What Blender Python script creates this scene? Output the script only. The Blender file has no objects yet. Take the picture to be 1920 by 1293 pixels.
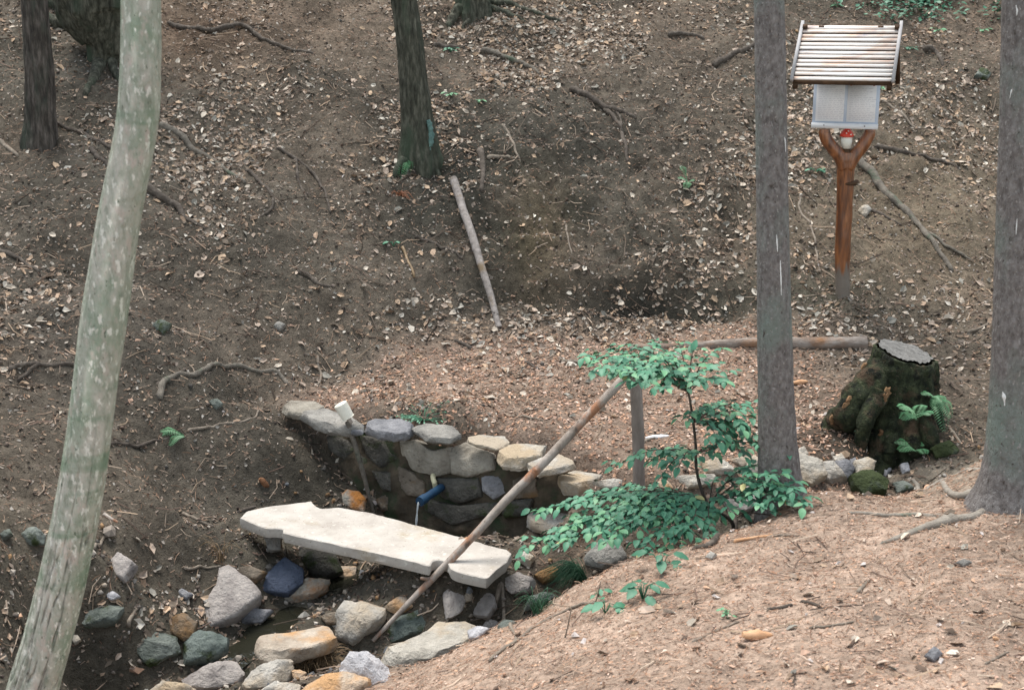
import bpy, math, random
import numpy as np
from mathutils import Vector

random.seed(7)
rs = np.random.RandomState(11)
SC = bpy.context.scene
COL = SC.collection
R = math.radians

# ------------------------------------------------------------------ camera
F = 2500.0                       # focal length in pixels of a 1920 wide frame
PITCH = R(14.0)
CAM = np.array([0.0, 0.0, 1.6])
cd = bpy.data.cameras.new('camera')
cam = bpy.data.objects.new('camera', cd)
COL.objects.link(cam)
cam.location = CAM
cam.rotation_euler = (math.pi / 2 - PITCH, 0, 0)
cd.sensor_width = 36
cd.lens = F / 1920 * 36
cd.clip_start = 0.05
cd.clip_end = 200
cd.dof.use_dof = True
cd.dof.focus_distance = 6.6
cd.dof.aperture_fstop = 7.0
SC.camera = cam

# ------------------------------------------------------------------ light
SUN_EL, SUN_AZ = 72.0, 330.0       # degrees; azimuth measured from +y clockwise
w = bpy.data.worlds.new('World')
SC.world = w
w.use_nodes = True
nt = w.node_tree
nt.nodes.clear()
sky = nt.nodes.new('ShaderNodeTexSky')
sky.sky_type = 'NISHITA'
sky.sun_disc = False
sky.sun_elevation = R(SUN_EL)
sky.sun_rotation = R(SUN_AZ)
bg = nt.nodes.new('ShaderNodeBackground')
bg.inputs['Strength'].default_value = 0.135
wo = nt.nodes.new('ShaderNodeOutputWorld')
bw = nt.nodes.new('ShaderNodeRGBToBW')          # overcast: cloud takes most of the blue out of the sky
tn = nt.nodes.new('ShaderNodeMix'); tn.data_type = 'RGBA'; tn.blend_type = 'MULTIPLY'; tn.inputs[0].default_value = 1; tn.inputs[7].default_value = (0.98, 1.03, 0.95, 1)
mxw = nt.nodes.new('ShaderNodeMix'); mxw.data_type = 'RGBA'; mxw.inputs[0].default_value = 0.72
nt.links.new(sky.outputs[0], bw.inputs[0]); nt.links.new(bw.outputs[0], tn.inputs[6])
nt.links.new(sky.outputs[0], mxw.inputs[6]); nt.links.new(tn.outputs[2], mxw.inputs[7]); nt.links.new(mxw.outputs[2], bg.inputs[0])
nt.links.new(bg.outputs[0], wo.inputs[0])
sl = bpy.data.lights.new('sun', 'SUN')
sl.energy = 1.5
sl.angle = R(30)
sl.color = (1.0, 0.93, 0.84)
so = bpy.data.objects.new('sun', sl)
COL.objects.link(so)
sd = Vector((math.sin(R(SUN_AZ)) * math.cos(R(SUN_EL)), math.cos(R(SUN_AZ)) * math.cos(R(SUN_EL)), math.sin(R(SUN_EL))))
so.rotation_euler = sd.to_track_quat('Z', 'Y').to_euler()
SC.view_settings.view_transform = 'Standard'
SC.view_settings.look = 'None'
SC.view_settings.exposure = 1.6
SC.view_settings.gamma = 1.0

# ------------------------------------------------------------------ pixel rays
FW = np.array([0, math.cos(PITCH), -math.sin(PITCH)])
UP = np.array([0, math.sin(PITCH), math.cos(PITCH)])
RT = np.array([1.0, 0, 0])
CX, CY = 960.0, 646.5

def ray(u, v):
    return FW + RT * ((u - CX) / F) + UP * ((CY - v) / F)

def at_z(u, v, z):
    d = ray(u, v); return CAM + d * ((z - CAM[2]) / d[2])

def at_y(u, v, y):
    d = ray(u, v); return CAM + d * ((y - CAM[1]) / d[1])

def at_plane(u, v, p0, n):
    d = ray(u, v); return CAM + d * (np.dot(p0 - CAM, n) / np.dot(d, n))

def project(P):
    q = np.asarray(P) - CAM
    f = q @ FW
    f = np.where(np.abs(f) < 1e-6, 1e-6, f)
    return CX + F * (q @ RT) / f, CY - F * (q @ UP) / f

# ------------------------------------------------------------------ noise
def _h(ix, iy, iz, seed):
    n = (ix.astype(np.int64) * 374761393 + iy.astype(np.int64) * 668265263 + iz.astype(np.int64) * 2147483647 + seed * 974634777)
    n = (n ^ (n >> 13)) * 1274126177
    n = n & 0x7fffffff
    n = (n ^ (n >> 16)) & 0xffff
    return n / 65535.0 * 2 - 1

def vn(P, seed=0):
    P = np.asarray(P, float)
    i = np.floor(P).astype(np.int64); f = P - i
    f = f * f * (3 - 2 * f)
    r = 0
    for a in (0, 1):
        wx = f[..., 0] if a else 1 - f[..., 0]
        for b in (0, 1):
            wy = f[..., 1] if b else 1 - f[..., 1]
            for c in (0, 1):
                wz = f[..., 2] if c else 1 - f[..., 2]
                r = r + wx * wy * wz * _h(i[..., 0] + a, i[..., 1] + b, i[..., 2] + c, seed)
    return r

def fbm(P, octaves=4, seed=0, gain=0.5):
    P = np.asarray(P, float); s = 0; a = 1.0
    for k in range(octaves):
        s = s + a * vn(P * 2.03 ** k + k * 17.3, seed + k); a *= gain
    return s

def P3(x, y, z=0.0):
    x = np.asarray(x, float); return np.stack([x, np.asarray(y, float) + 0 * x, np.zeros_like(x) + z], -1)

# ------------------------------------------------------------------ terrain
CT = []   # x, y, z
def ctl(u, v, z): CT.append(at_z(u, v, z))
# depth based columns for the hillside: (u, [(v, y), ...])
for u, col in {
    -250: [(1100, 4.4), (900, 5.0), (600, 6.1), (400, 7.0), (200, 8.0), (0, 9.2)],
    0: [(1200, 4.15), (1050, 4.6), (900, 5.2), (750, 5.75), (600, 6.35), (400, 7.25), (200, 8.3), (100, 8.9), (0, 9.6)],
    180: [(1100, 4.9), (980, 5.25), (850, 5.6), (700, 6.1), (550, 6.65), (400, 7.35), (200, 8.4), (0, 9.7)],
    350: [(980, 5.6), (880, 5.85), (760, 6.1), (690, 6.3), (600, 6.7), (400, 7.6), (200, 8.6), (0, 9.85)],
    500: [(900, 5.95), (800, 6.2), (740, 6.45), (650, 6.8), (500, 7.3), (300, 8.2), (100, 9.3), (0, 10.0)],
    650: [(740, 6.6), (680, 6.9), (560, 7.25), (400, 7.85), (200, 8.8), (0, 10.1)],
    800: [(760, 6.45), (700, 6.8), (640, 7.15), (560, 7.38), (440, 7.8), (330, 8.2), (250, 8.7), (120, 9.5), (0, 10.3)],
    950: [(790, 6.25), (700, 6.8), (620, 7.3), (560, 7.5), (400, 8.0), (260, 8.6), (200, 9.0), (0, 10.4)],
    1100: [(830, 5.98), (740, 6.5), (620, 7.3), (540, 7.55), (400, 8.05), (250, 8.75), (120, 9.6), (0, 10.5)],
    1300: [(800, 6.1), (700, 6.7), (620, 7.2), (560, 7.45), (400, 8.1), (200, 9.2), (0, 10.6)],
    1480: [(800, 6.1), (700, 6.65), (600, 7.3), (520, 7.6), (400, 8.2), (200, 9.3), (0, 10.7)],
    1620: [(840, 5.8), (760, 6.25), (650, 6.9), (560, 7.5), (400, 8.3), (200, 9.35), (0, 10.8)],
    1780: [(800, 6.0), (650, 6.9), (500, 7.8), (300, 8.8), (150, 9.7), (0, 10.9)],
    1980: [(830, 5.8), (650, 6.9), (500, 7.8), (300, 8.85), (150, 9.8), (0, 11.0)],
    2200: [(650, 6.9), (400, 8.3), (200, 9.4), (0, 11.0)],
}.items():
    for v, y in col: CT.append(at_y(u, v, y))
# wall line top and foot
def wall_y(x): return 6.37 + (x + 1.115) * (5.77 - 6.37) / (0.30 + 1.115)
for x in np.arange(-1.0, 0.36, 0.15):
    foot = float(np.interp(x, [-1.05, -.9, -.69, -.5, -.2, .35], [-.40, -.52, -.70, -.80, -.80, -.73]))
    CT.append(np.array([x, wall_y(x) + 0.13, -0.33 - 0.03 * (x + 1)]))
    CT.append(np.array([x, wall_y(x) + 0.0, foot + 0.02]))
    CT.append(np.array([x, wall_y(x) - 0.22, foot - 0.03]))
# gully (u, v, z)
for u, v, z in [(700, 1000, -0.82), (640, 1060, -0.86), (560, 1070, -0.84), (540, 1130, -0.86), (470, 1150, -0.9), (400, 1215, -0.94), (340, 1255, -0.97), (230, 1290, -1.0), (150, 1330, -1.03),
                (470, 1010, -0.64), (420, 960, -0.60), (380, 1060, -0.72), (300, 1130, -0.80), (230, 1200, -0.82), (160, 1170, -0.72), (120, 1260, -0.74), (250, 1000, -0.52), (330, 950, -0.50),
                (600, 940, -0.67), (560, 860, -0.48), (480, 830, -0.38), (700, 1085, -0.76), (780, 1088, -0.71), (880, 1092, -0.69), (800, 1130, -0.80), (700, 1130, -0.82), (950, 1000, -0.68), (960, 1060, -0.67), (1000, 960, -0.62), (1050, 1000, -0.62),
                (1090, 950, -0.52), (1150, 960, -0.52), (600, 1150, -0.84), (540, 1175, -0.85), (1000, 1105, -0.80), (900, 1170, -0.86), (760, 1180, -0.90), (680, 1215, -0.92), (560, 1215, -0.92), (450, 1235, -0.95),
                (1090, 905, -0.42), (1130, 890, -0.38), (1250, 890, -0.37), (1350, 880, -0.37), (1420, 880, -0.38), (1550, 885, -0.42), (1500, 850, -0.34), (1640, 905, -0.50), (1700, 885, -0.45), (1780, 850, -0.36), (1580, 860, -0.38)]:
    ctl(u, v, z)
# near bank
for u, v, z in [(1920, 1293, 0.0), (1600, 1293, -0.04), (1300, 1293, -0.09), (1080, 1293, -0.18), (920, 1270, -0.33), (830, 1230, -0.50), (740, 1293, -0.56), (640, 1293, -0.66), (500, 1300, -0.74), (380, 1310, -0.80),
                (930, 1180, -0.53), (1000, 1160, -0.44), (1060, 1110, -0.40), (1160, 1075, -0.36), (1250, 1050, -0.31), (1340, 1015, -0.25), (1420, 985, -0.2), (1500, 935, -0.17), (1560, 925, -0.18), (1640, 945, -0.2), (1700, 925, -0.18),
                (1760, 905, -0.14), (1840, 872, -0.09), (1940, 860, -0.06), (2150, 870, -0.03), (1850, 960, -0.02), (1950, 1000, 0.0), (1700, 1000, -0.09), (1500, 1040, -0.13), (1300, 1150, -0.16), (1150, 1200, -0.22),
                (1600, 1150, -0.07), (1900, 1100, -0.02), (2200, 1150, 0.03), (1750, 1250, -0.02)]:
    ctl(u, v, z)
for p in [(2.6, 5.35, -0.50), (1.95, 5.3, -0.52), (1.45, 5.25, -0.58), (1.0, 5.2, -0.66), (0.75, 5.05, -0.72), (0.5, 4.95, -0.78), (1.15, 4.95, -0.5), (1.8, 5.05, -0.42), (0.3, 4.72, -0.82), (0.0, 4.62, -0.9), (-0.25, 4.55, -0.92),
          (-1.6, 4.3, -1.06), (-2.4, 3.4, -1.1), (-3.2, 2.4, -1.2), (-4.2, 1.0, -1.3), (-0.9, 3.7, -0.62), (-0.4, 3.3, -0.4), (0, 2.6, -0.15), (-1.2, 2.9, -0.55), (-2.0, 2.0, -0.7), (0, 1.0, -0.02), (0, -1, 0.1),
          (-1.5, 0.5, -0.4), (2, 1, 0.05), (3, 3, 0.1), (4, 5, 0.0), (5, 3, 0.2), (3, -1, 0.2), (-2.9, 4.2, -0.5), (-3.2, 5.2, 0.0), (-4.5, 4.2, 0.1), (-5.5, 2.5, 0.1), (-6, 6, 1.5), (-5, 8, 2.0), (-5.5, 11, 3.6), (-3, 12, 3.4), (0, 12.3, 3.2), (3, 12.5, 3.1),
          (6, 12.5, 3.0), (6, 9, 1.3), (5, 7, 0.1), (-2, 14, 4.8), (2, 14, 4.4), (-6, 15, 6.2), (6, 15, 5.0), (0, 17, 6.6), (-8, 19, 9.0), (8, 19, 8.0), (9, 8, 0.8), (9, 2, 0.3), (-9, 8, 4.0), (-9, 2, 0.8), (0, 20, 8.8)]:
    CT.append(np.array(p, float))
CT = np.array(CT)

def phi(r2): return np.sqrt(r2 + 0.06 ** 2)
_X = CT[:, :2]
_A = phi(((_X[:, None] - _X[None]) ** 2).sum(-1))
_n = len(CT)
_M = np.zeros((_n + 3, _n + 3)); _M[:_n, :_n] = _A - np.eye(_n) * 0.012
_M[:_n, _n] = 1; _M[:_n, _n + 1:] = _X; _M[_n, :_n] = 1; _M[_n + 1:, :_n] = _X.T
_W = np.linalg.solve(_M, np.concatenate([CT[:, 2], np.zeros(3)]))

def base_h(x, y):
    x = np.asarray(x, float); y = np.asarray(y, float); s = x.shape
    x = x.ravel(); y = y.ravel(); out = np.empty_like(x)
    for i in range(0, len(x), 20000):
        a = x[i:i + 20000]; b = y[i:i + 20000]
        r2 = (a[:, None] - _X[None, :, 0]) ** 2 + (b[:, None] - _X[None, :, 1]) ** 2
        out[i:i + 20000] = phi(r2) @ _W[:_n] + _W[_n] + _W[_n + 1] * a + _W[_n + 2] * b
    return out.reshape(s)

def seg_dist(x, y, pts):
    d = np.full(np.shape(x), 1e9)
    for (ax, ay), (bx, by) in zip(pts[:-1], pts[1:]):
        dx, dy = bx - ax, by - ay
        t = np.clip(((x - ax) * dx + (y - ay) * dy) / (dx * dx + dy * dy), 0, 1)
        d = np.minimum(d, np.hypot(x - ax - t * dx, y - ay - t * dy))
    return d

def sstep(a, b, x):
    t = np.clip((x - a) / (b - a), 0, 1); return t * t * (3 - 2 * t)

STREAM_A = [tuple(at_z(u, v, z)[:2]) for u, v, z in [(800, 1000, -0.84), (700, 1030, -0.85), (600, 1085, -0.87), (515, 1140, -0.88), (440, 1200, -0.93), (340, 1262, -0.97), (230, 1300, -1.0)]] + [(-1.75, 4.2), (-2.4, 3.4), (-3.2, 2.4), (-4.2, 1.0)]
STREAM_B = [(2.6, 5.35), (1.95, 5.3), (1.45, 5.25), (1.0, 5.2), (0.6, 5.0), (0.3, 4.85)] + [tuple(at_z(u, v, z)[:2]) for u, v, z in [(890, 1175, -0.86), (760, 1195, -0.90), (660, 1222, -0.92), (540, 1235, -0.93), (400, 1255, -0.95)]]

def zones(x, y, z):
    """weights of the kinds of ground: needle strewn near bank, trodden platform, wet gully, hillside"""
    u, v = project(P3(x, y, z))
    n = 0.12 * fbm(P3(x * 1.3, y * 1.3), 3, 5)
    dA = seg_dist(x, y, STREAM_A); dB = seg_dist(x, y, STREAM_B)
    crest_y = np.interp(x, [-4, -1.2, -0.9, -0.45, -0.2, 0.05, 0.5, 0.95, 1.2, 1.5, 1.8, 4], [1.0, 3.9, 4.1, 4.2, 4.25, 4.3, 4.5, 4.65, 4.8, 4.9, 5.0, 5.1])
    bank = sstep(0.08, -0.12, (y - crest_y) + n * 0.6)
    back = np.interp(x, [-3, -1.2, -0.6, 0, 0.6, 1.6, 3], [6.2, 6.4, 7.1, 7.3, 7.25, 7.3, 7.1])
    plat = sstep(0.25, -0.15, (y - back) + n) * sstep(-0.02, 0.1, y - np.where(x < 0.35, wall_y(x), 5.45)) * sstep(-1.35, -0.95, x + n) * sstep(2.0, 1.1, x + n)
    wet = np.maximum(sstep(0.55, 0.15, dA + n), 0.9 * sstep(0.4, 0.1, dB + n)) * (1 - bank)
    return bank, plat * (1 - bank), wet

def rough_h(x, y, z):
    bank, plat, wet = zones(x, y, z)
    hill = np.clip(1 - bank - plat, 0, 1)
    a = 0.25 + 0.75 * hill
    h = a * 0.06 * fbm(P3(x * 2.2, y * 2.2), 3, 21)
    h = h + a * 0.024 * fbm(P3(x * 9, y * 9), 3, 31)
    h = h + (0.3 + hill * 0.7) * 0.010 * fbm(P3(x * 34, y * 34), 2, 41)
    # clumpy eroded scarp below the trees
    u, v = project(P3(x, y, z))
    sc = np.exp(-(((u - 1030) / 330) ** 2 + ((v - 400) / 190) ** 2)) * hill
    rid = 1 - np.abs(vn(P3(x * 4.5, y * 4.5, z * 3), 61))
    h = h + sc * (0.10 * (rid - 0.6) + 0.045 * fbm(P3(x * 12, y * 12, z * 8), 3, 71))
    # two dark pockets under the overhangs at the foot of the scarp
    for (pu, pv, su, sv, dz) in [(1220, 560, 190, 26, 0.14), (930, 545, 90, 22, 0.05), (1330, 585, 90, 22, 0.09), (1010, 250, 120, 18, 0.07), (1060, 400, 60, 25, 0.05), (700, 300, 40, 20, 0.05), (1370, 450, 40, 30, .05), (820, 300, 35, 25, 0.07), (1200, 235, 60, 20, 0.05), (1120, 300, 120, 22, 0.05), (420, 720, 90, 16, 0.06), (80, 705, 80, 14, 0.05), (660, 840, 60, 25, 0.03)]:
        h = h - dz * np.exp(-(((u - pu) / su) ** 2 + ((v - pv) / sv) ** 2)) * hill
    dA = seg_dist(x, y, STREAM_A); dB = seg_dist(x, y, STREAM_B)
    h = h - 0.07 * np.exp(-(dA / 0.13) ** 2) - 0.06 * np.exp(-(dB / 0.10) ** 2) * sstep(1.6, 1.2, x)
    return h

def axis(lo, a, b, hi, fine, coarse):
    l = [a]; s = fine
    while l[-1] > lo:
        s = min(coarse, s * 1.25); l.append(l[-1] - s)
    m = list(np.arange(a, b, fine)); h = [b]; s = fine
    while h[-1] < hi:
        s = min(coarse, s * 1.25); h.append(h[-1] + s)
    return np.array(l[::-1][:-1] + m + h)
XS = axis(-9, -3.9, 3.9, 9, 0.0175, 0.4)
YS = axis(-1.5, 2.7, 11.4, 20, 0.0175, 0.4)
# base surface on a coarse raster, refined bilinearly, keeps the solve cheap
def bil(gx, gy, Z, x, y):
    i = np.clip(np.searchsorted(gx, x) - 1, 0, len(gx) - 2); j = np.clip(np.searchsorted(gy, y) - 1, 0, len(gy) - 2)
    fx = np.clip((x - gx[i]) / (gx[i + 1] - gx[i]), 0, 1); fy = np.clip((y - gy[j]) / (gy[j + 1] - gy[j]), 0, 1)
    return (Z[j, i] * (1 - fx) + Z[j, i + 1] * fx) * (1 - fy) + (Z[j + 1, i] * (1 - fx) + Z[j + 1, i + 1] * fx) * fy
GX, GY = np.meshgrid(XS, YS)
BX = axis(-9, -3.4, 3.7, 9, 0.035, 0.4); BY = axis(-1.5, 2.6, 11, 20, 0.035, 0.4)
bx, by = np.meshgrid(BX, BY)
BZ = base_h(bx, by)
Z0 = bil(BX, BY, BZ, GX, GY)
ZG = Z0 + rough_h(GX, GY, Z0)

def H(x, y): return bil(XS, YS, ZG, np.asarray(x, float), np.asarray(y, float))

def hit(u, v):
    d = ray(u, v); t = np.arange(2.2, 16, 0.008)
    p = CAM + d * t[:, None]
    below = p[:, 2] < H(p[:, 0], p[:, 1])
    k = int(np.argmax(below)) if below.any() else len(t) - 1
    return p[k].copy()

def nrm(x, y, e=0.06):
    n = np.stack([-(H(x + e, y) - H(x - e, y)) / (2 * e), -(H(x, y + e) - H(x, y - e)) / (2 * e), np.ones_like(np.asarray(x, float))], -1)
    return n / np.linalg.norm(n, axis=-1, keepdims=True)

# ------------------------------------------------------------------ materials
def lin(r, g, b):
    f = lambda c: (c / 255 / 12.92) if c / 255 <= 0.04045 else ((c / 255 + 0.055) / 1.055) ** 2.4
    return (f(r), f(g), f(b), 1)

def mat(name, cols, scale=8, detail=8, rough=0.85, bump=0.3, bscale=None, stretch=(1, 1, 1), vcol=None, distort=0.0, spots=None, spec=0.25, coat=0, trans=0, bdist=0.01):
    """cols: [(position, linear colour)] over fbm noise; spots: list of (colour, scale, lo, hi)"""
    m = bpy.data.materials.new(name); m.use_nodes = True
    t = m.node_tree; N = t.nodes; L = t.links
    b = N['Principled BSDF']
    b.inputs['Roughness'].default_value = rough
    b.inputs['Specular IOR Level'].default_value = spec
    if coat: b.inputs['Coat Weight'].default_value = coat; b.inputs['Coat Roughness'].default_value = 0.25
    tc = N.new('ShaderNodeNewGeometry')
    mp = N.new('ShaderNodeMapping'); mp.inputs['Scale'].default_value = stretch
    L.new(tc.outputs['Position'], mp.inputs[0])
    nz = N.new('ShaderNodeTexNoise'); nz.inputs['Scale'].default_value = scale; nz.inputs['Detail'].default_value = detail; nz.inputs['Roughness'].default_value = 0.62; nz.inputs['Distortion'].default_value = distort
    L.new(mp.outputs[0], nz.inputs['Vector'])
    r = N.new('ShaderNodeValToRGB'); e = r.color_ramp.elements
    e[0].position, e[0].color = cols[0]
    e[1].position, e[1].color = cols[-1]
    for p, c in cols[1:-1]:
        k = e.new(p); k.color = c
    L.new(nz.outputs['Fac'], r.inputs[0])
    out = r.outputs[0]
    for i, (c, s, lo, hi) in enumerate(spots or []):
        n2 = N.new('ShaderNodeTexNoise'); n2.inputs['Scale'].default_value = s; n2.inputs['Detail'].default_value = 5
        n2.inputs['Roughness'].default_value = 0.6
        mp2 = N.new('ShaderNodeMapping'); mp2.inputs['Scale'].default_value = stretch; mp2.inputs['Location'].default_value = (3.1 * i + 1.7, 5.3 * i, 1.9)
        L.new(tc.outputs['Position'], mp2.inputs[0]); L.new(mp2.outputs[0], n2.inputs['Vector'])
        mr = N.new('ShaderNodeMapRange'); mr.inputs['From Min'].default_value = lo; mr.inputs['From Max'].default_value = hi
        L.new(n2.outputs['Fac'], mr.inputs[0])
        mx = N.new('ShaderNodeMix'); mx.data_type = 'RGBA'
        L.new(mr.outputs[0], mx.inputs[0]); L.new(out, mx.inputs[6]); mx.inputs[7].default_value = c
        out = mx.outputs[2]
    if vcol:
        at = N.new('ShaderNodeAttribute'); at.attribute_name = vcol
        mx = N.new('ShaderNodeMix'); mx.data_type = 'RGBA'; mx.blend_type = 'MULTIPLY'; mx.inputs[0].default_value = 1
        L.new(out, mx.inputs[6]); L.new(at.outputs['Color'], mx.inputs[7]); out = mx.outputs[2]
    L.new(out, b.inputs['Base Color'])
    if trans:
        b.inputs['Transmission Weight'].default_value = trans
    if bump:
        nb = N.new('ShaderNodeTexNoise'); nb.inputs['Scale'].default_value = bscale or scale * 5; nb.inputs['Detail'].default_value = 6; nb.inputs['Roughness'].default_value = 0.65
        L.new(mp.outputs[0], nb.inputs['Vector'])
        bp = N.new('ShaderNodeBump'); bp.inputs['Strength'].default_value = bump; bp.inputs['Distance'].default_value = bdist
        L.new(nb.outputs['Fac'], bp.inputs['Height']); L.new(bp.outputs[0], b.inputs['Normal'])
    return m

def g(v): return (v, v, v, 1)
def rgb(r, g_, b): return (r, g_, b, 1)
M = {}
M['ground'] = mat('forest_soil', [(0.25, g(0.42)), (0.45, g(0.85)), (0.6, g(1.1)), (0.8, g(1.7))], scale=26, detail=10, vcol='tint', bump=0.9, bscale=95, bdist=0.02, rough=0.95, spec=0.1,
                  spots=[(g(0.35), 70, 0.58, 0.68), (rgb(2.3, 2.0, 1.8), 120, 0.64, 0.70)])
M['litter'] = mat('dry_leaves', [(0.3, g(0.75)), (0.7, g(1.1))], scale=60, vcol='tint', bump=0.2, rough=0.8, spec=0.2)
M['twig'] = mat('twigs', [(0.3, g(0.75)), (0.7, g(1.1))], scale=60, vcol='tint', bump=0.0, rough=0.9, spec=0.1)
M['pebble'] = mat('pebbles', [(0.3, g(0.7)), (0.7, g(1.1))], scale=50, vcol='tint', bump=0.3, rough=0.9, spec=0.15)
def stone_mat(name, dark, light, accent=None, moss=0.0, rough=0.85, **k):
    L_ = sum(light[:3]) / 3; D_ = sum(dark[:3]) / 3; light = tuple(.66 * c + .34 * L_ * q for c, q in zip(light[:3], (1.04, 1, .95))) + (1,); dark = tuple(.7 * c + .3 * D_ for c in dark[:3]); dark = tuple(c * .72 for c in dark[:3]) + (1,)
    sp = [(tuple(0.5 * c for c in dark[:3]) + (1,), 45, 0.62, 0.75)]
    if accent: sp.insert(0, (accent, 5, 0.46, 0.60))
    if moss: sp.append((rgb(0.045, 0.06, 0.025), 12, 0.62 - moss * 0.25, 0.72 - moss * 0.25))
    return mat(name, [(0.28, dark), (0.5, tuple((a + b) / 2 for a, b in zip(dark, light))), (0.72, light)], scale=11, detail=12, bump=1.0, bscale=48, rough=rough, spots=sp, spec=0.2, bdist=0.02, **k)
M['s_grey'] = stone_mat('grey_stone', rgb(.20, .19, .175), rgb(.42, .395, .36))
M['s_light'] = stone_mat('pale_stone', rgb(.34, .315, .28), rgb(.62, .58, .52), rgb(.45, .38, .30))
M['s_cream'] = stone_mat('cream_stone', rgb(.40, .355, .29), rgb(.66, .61, .53), rgb(.46, .365, .26))
M['s_orange'] = stone_mat('orange_stone', rgb(.42, .31, .22), rgb(.66, .55, .43), rgb(.55, .33, .17))
M['s_two'] = stone_mat('rust_streaked_stone', rgb(.40, .36, .29), rgb(.60, .55, .46), rgb(.50, .21, .06))
M['s_blue'] = stone_mat('blue_slate', rgb(.05, .08, .15), rgb(.085, .12, .21))
M['s_bluegrey'] = stone_mat('blue_grey_stone', rgb(.13, .14, .17), rgb(.34, .34, .38))
M['s_lav'] = stone_mat('lavender_stone', rgb(.42, .42, .48), rgb(.68, .67, .72))
M['s_mauve'] = stone_mat('mauve_stone', rgb(.30, .26, .25), rgb(.55, .49, .46))
M['s_green'] = stone_mat('green_grey_stone', rgb(.09, .12, .10), rgb(.24, .28, .25), moss=0.3)
M['s_teal'] = stone_mat('teal_wet_stone', rgb(.06, .10, .09), rgb(.19, .25, .23), moss=0.3, rough=0.5)
M['s_tan'] = stone_mat('tan_stone', rgb(.24, .20, .15), rgb(.48, .43, .35))
M['s_moss'] = stone_mat('mossy_stone', rgb(.03, .05, .03), rgb(.09, .12, .07), moss=1.0)
M['s_brown'] = stone_mat('brown_stone', rgb(.11, .085, .06), rgb(.28, .22, .16), rgb(.22, .13, .06))
M['s_dark'] = stone_mat('dark_damp_stone', rgb(.05, .048, .042), rgb(.14, .13, .11), moss=0.35, rough=0.6)
M['mortar'] = mat('earth_mortar', [(0.3, rgb(.03, .026, .02)), (0.7, rgb(.11, .085, .06))], scale=14, bump=0.9, bscale=45, spots=[(rgb(.03, .05, .025), 6, .5, .65)])
M['slab'] = mat('concrete_slab', [(0.3, rgb(.36, .325, .295)), (0.5, rgb(.45, .415, .38)), (0.7, rgb(.53, .495, .46))], scale=7, detail=10, bump=0.35, bscale=90, rough=0.9, spec=0.15,
                spots=[(rgb(.36, .30, .22), 5, .56, .75), (rgb(.22, .19, .15), 90, .62, .70), (rgb(.60, .57, .52), 40, .6, .7)])
M['bark_beech'] = mat('pale_beech_bark', vcol='tint', cols= [(0.32, rgb(.22, .235, .19)), (0.45, rgb(.35, .35, .30)), (0.56, rgb(.43, .41, .365)), (0.72, rgb(.52, .49, .44))], scale=50, detail=13, stretch=(1, 1, 0.45), bump=1.0, bscale=110, bdist=.012, rough=0.85,
                      spots=[(rgb(.22, .28, .21), 9, .50, .70), (rgb(.45, .39, .35), 38, .54, .66), (rgb(.64, .62, .57), 70, .56, .63), (rgb(.10, .12, .09), 95, .64, .70)])
def add_bands(m, col, zscale=3.2):
    """faint rings round the stem with the given colour"""
    t = m.node_tree; N = t.nodes; L = t.links; b = N['Principled BSDF']
    src = b.inputs['Base Color'].links[0].from_socket
    gn = N.new('ShaderNodeNewGeometry'); mp = N.new('ShaderNodeMapping'); mp.inputs['Scale'].default_value = (2.2, 2.2, zscale * 5)
    mp.inputs['Rotation'].default_value = (0, 0.15, 0)
    L.new(gn.outputs['Position'], mp.inputs[0])
    n = N.new('ShaderNodeTexNoise'); n.inputs['Scale'].default_value = 1.0; n.inputs['Detail'].default_value = 4
    L.new(mp.outputs[0], n.inputs['Vector'])
    mr = N.new('ShaderNodeMapRange'); mr.inputs['From Min'].default_value = 0.58; mr.inputs['From Max'].default_value = 0.68; mr.inputs['To Max'].default_value = 0.55
    L.new(n.outputs['Fac'], mr.inputs[0])
    mx = N.new('ShaderNodeMix'); mx.data_type = 'RGBA'; L.new(mr.outputs[0], mx.inputs[0]); L.new(src, mx.inputs[6]); mx.inputs[7].default_value = col
    L.new(mx.outputs[2], b.inputs['Base Color'])
add_bands(M['bark_beech'], rgb(.12, .21, .13))
M['bark_dark'] = mat('dark_bark', [(0.32, rgb(.022, .018, .016)), (0.5, rgb(.07, .06, .052)), (0.68, rgb(.16, .135, .12))], scale=42, detail=12, stretch=(1, 1, 0.22), bump=0.9, bscale=50, bdist=0.02, spots=[(rgb(.05, .062, .048), 7, .52, .66)])
M['bark_green'] = mat('green_dark_bark', [(0.32, rgb(.022, .022, .016)), (0.5, rgb(.065, .065, .050)), (0.68, rgb(.15, .145, .115))], scale=42, detail=12, stretch=(1, 1, 0.25), bump=0.9, bscale=50, bdist=0.02, spots=[(rgb(.05, .066, .045), 7, .5, .66)])
M['bark_spruce'] = mat('grey_spruce_bark', [(0.32, rgb(.13, .115, .112)), (0.5, rgb(.215, .195, .19)), (0.68, rgb(.31, .29, .285))], scale=60, detail=12, stretch=(1, 1, 0.6), bump=1.0, bscale=90, bdist=0.02,
                       spots=[(rgb(.22, .26, .235), 4.0, .50, .66), (rgb(.36, .34, .33), 110, .60, .66), (rgb(.09, .078, .07), 80, .62, .68)])
M['resin'] = mat('white_resin', [(0.3, g(.6)), (0.7, g(.8))], bump=0.2)
M['lichen'] = mat('turquoise_lichen', [(0.3, rgb(.07, .13, .12)), (0.7, rgb(.17, .28, .26))], scale=25, bump=0.6)
M['root'] = mat('root_bark', [(0.3, rgb(.05, .04, .034)), (0.55, rgb(.10, .083, .07)), (0.75, rgb(.20, .17, .145))], scale=30, bump=0.8, bscale=80)
M['root_pale'] = mat('bleached_root', [(0.3, rgb(.13, .105, .085)), (0.7, rgb(.30, .255, .21))], scale=30, bump=0.6, bscale=80)
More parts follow.
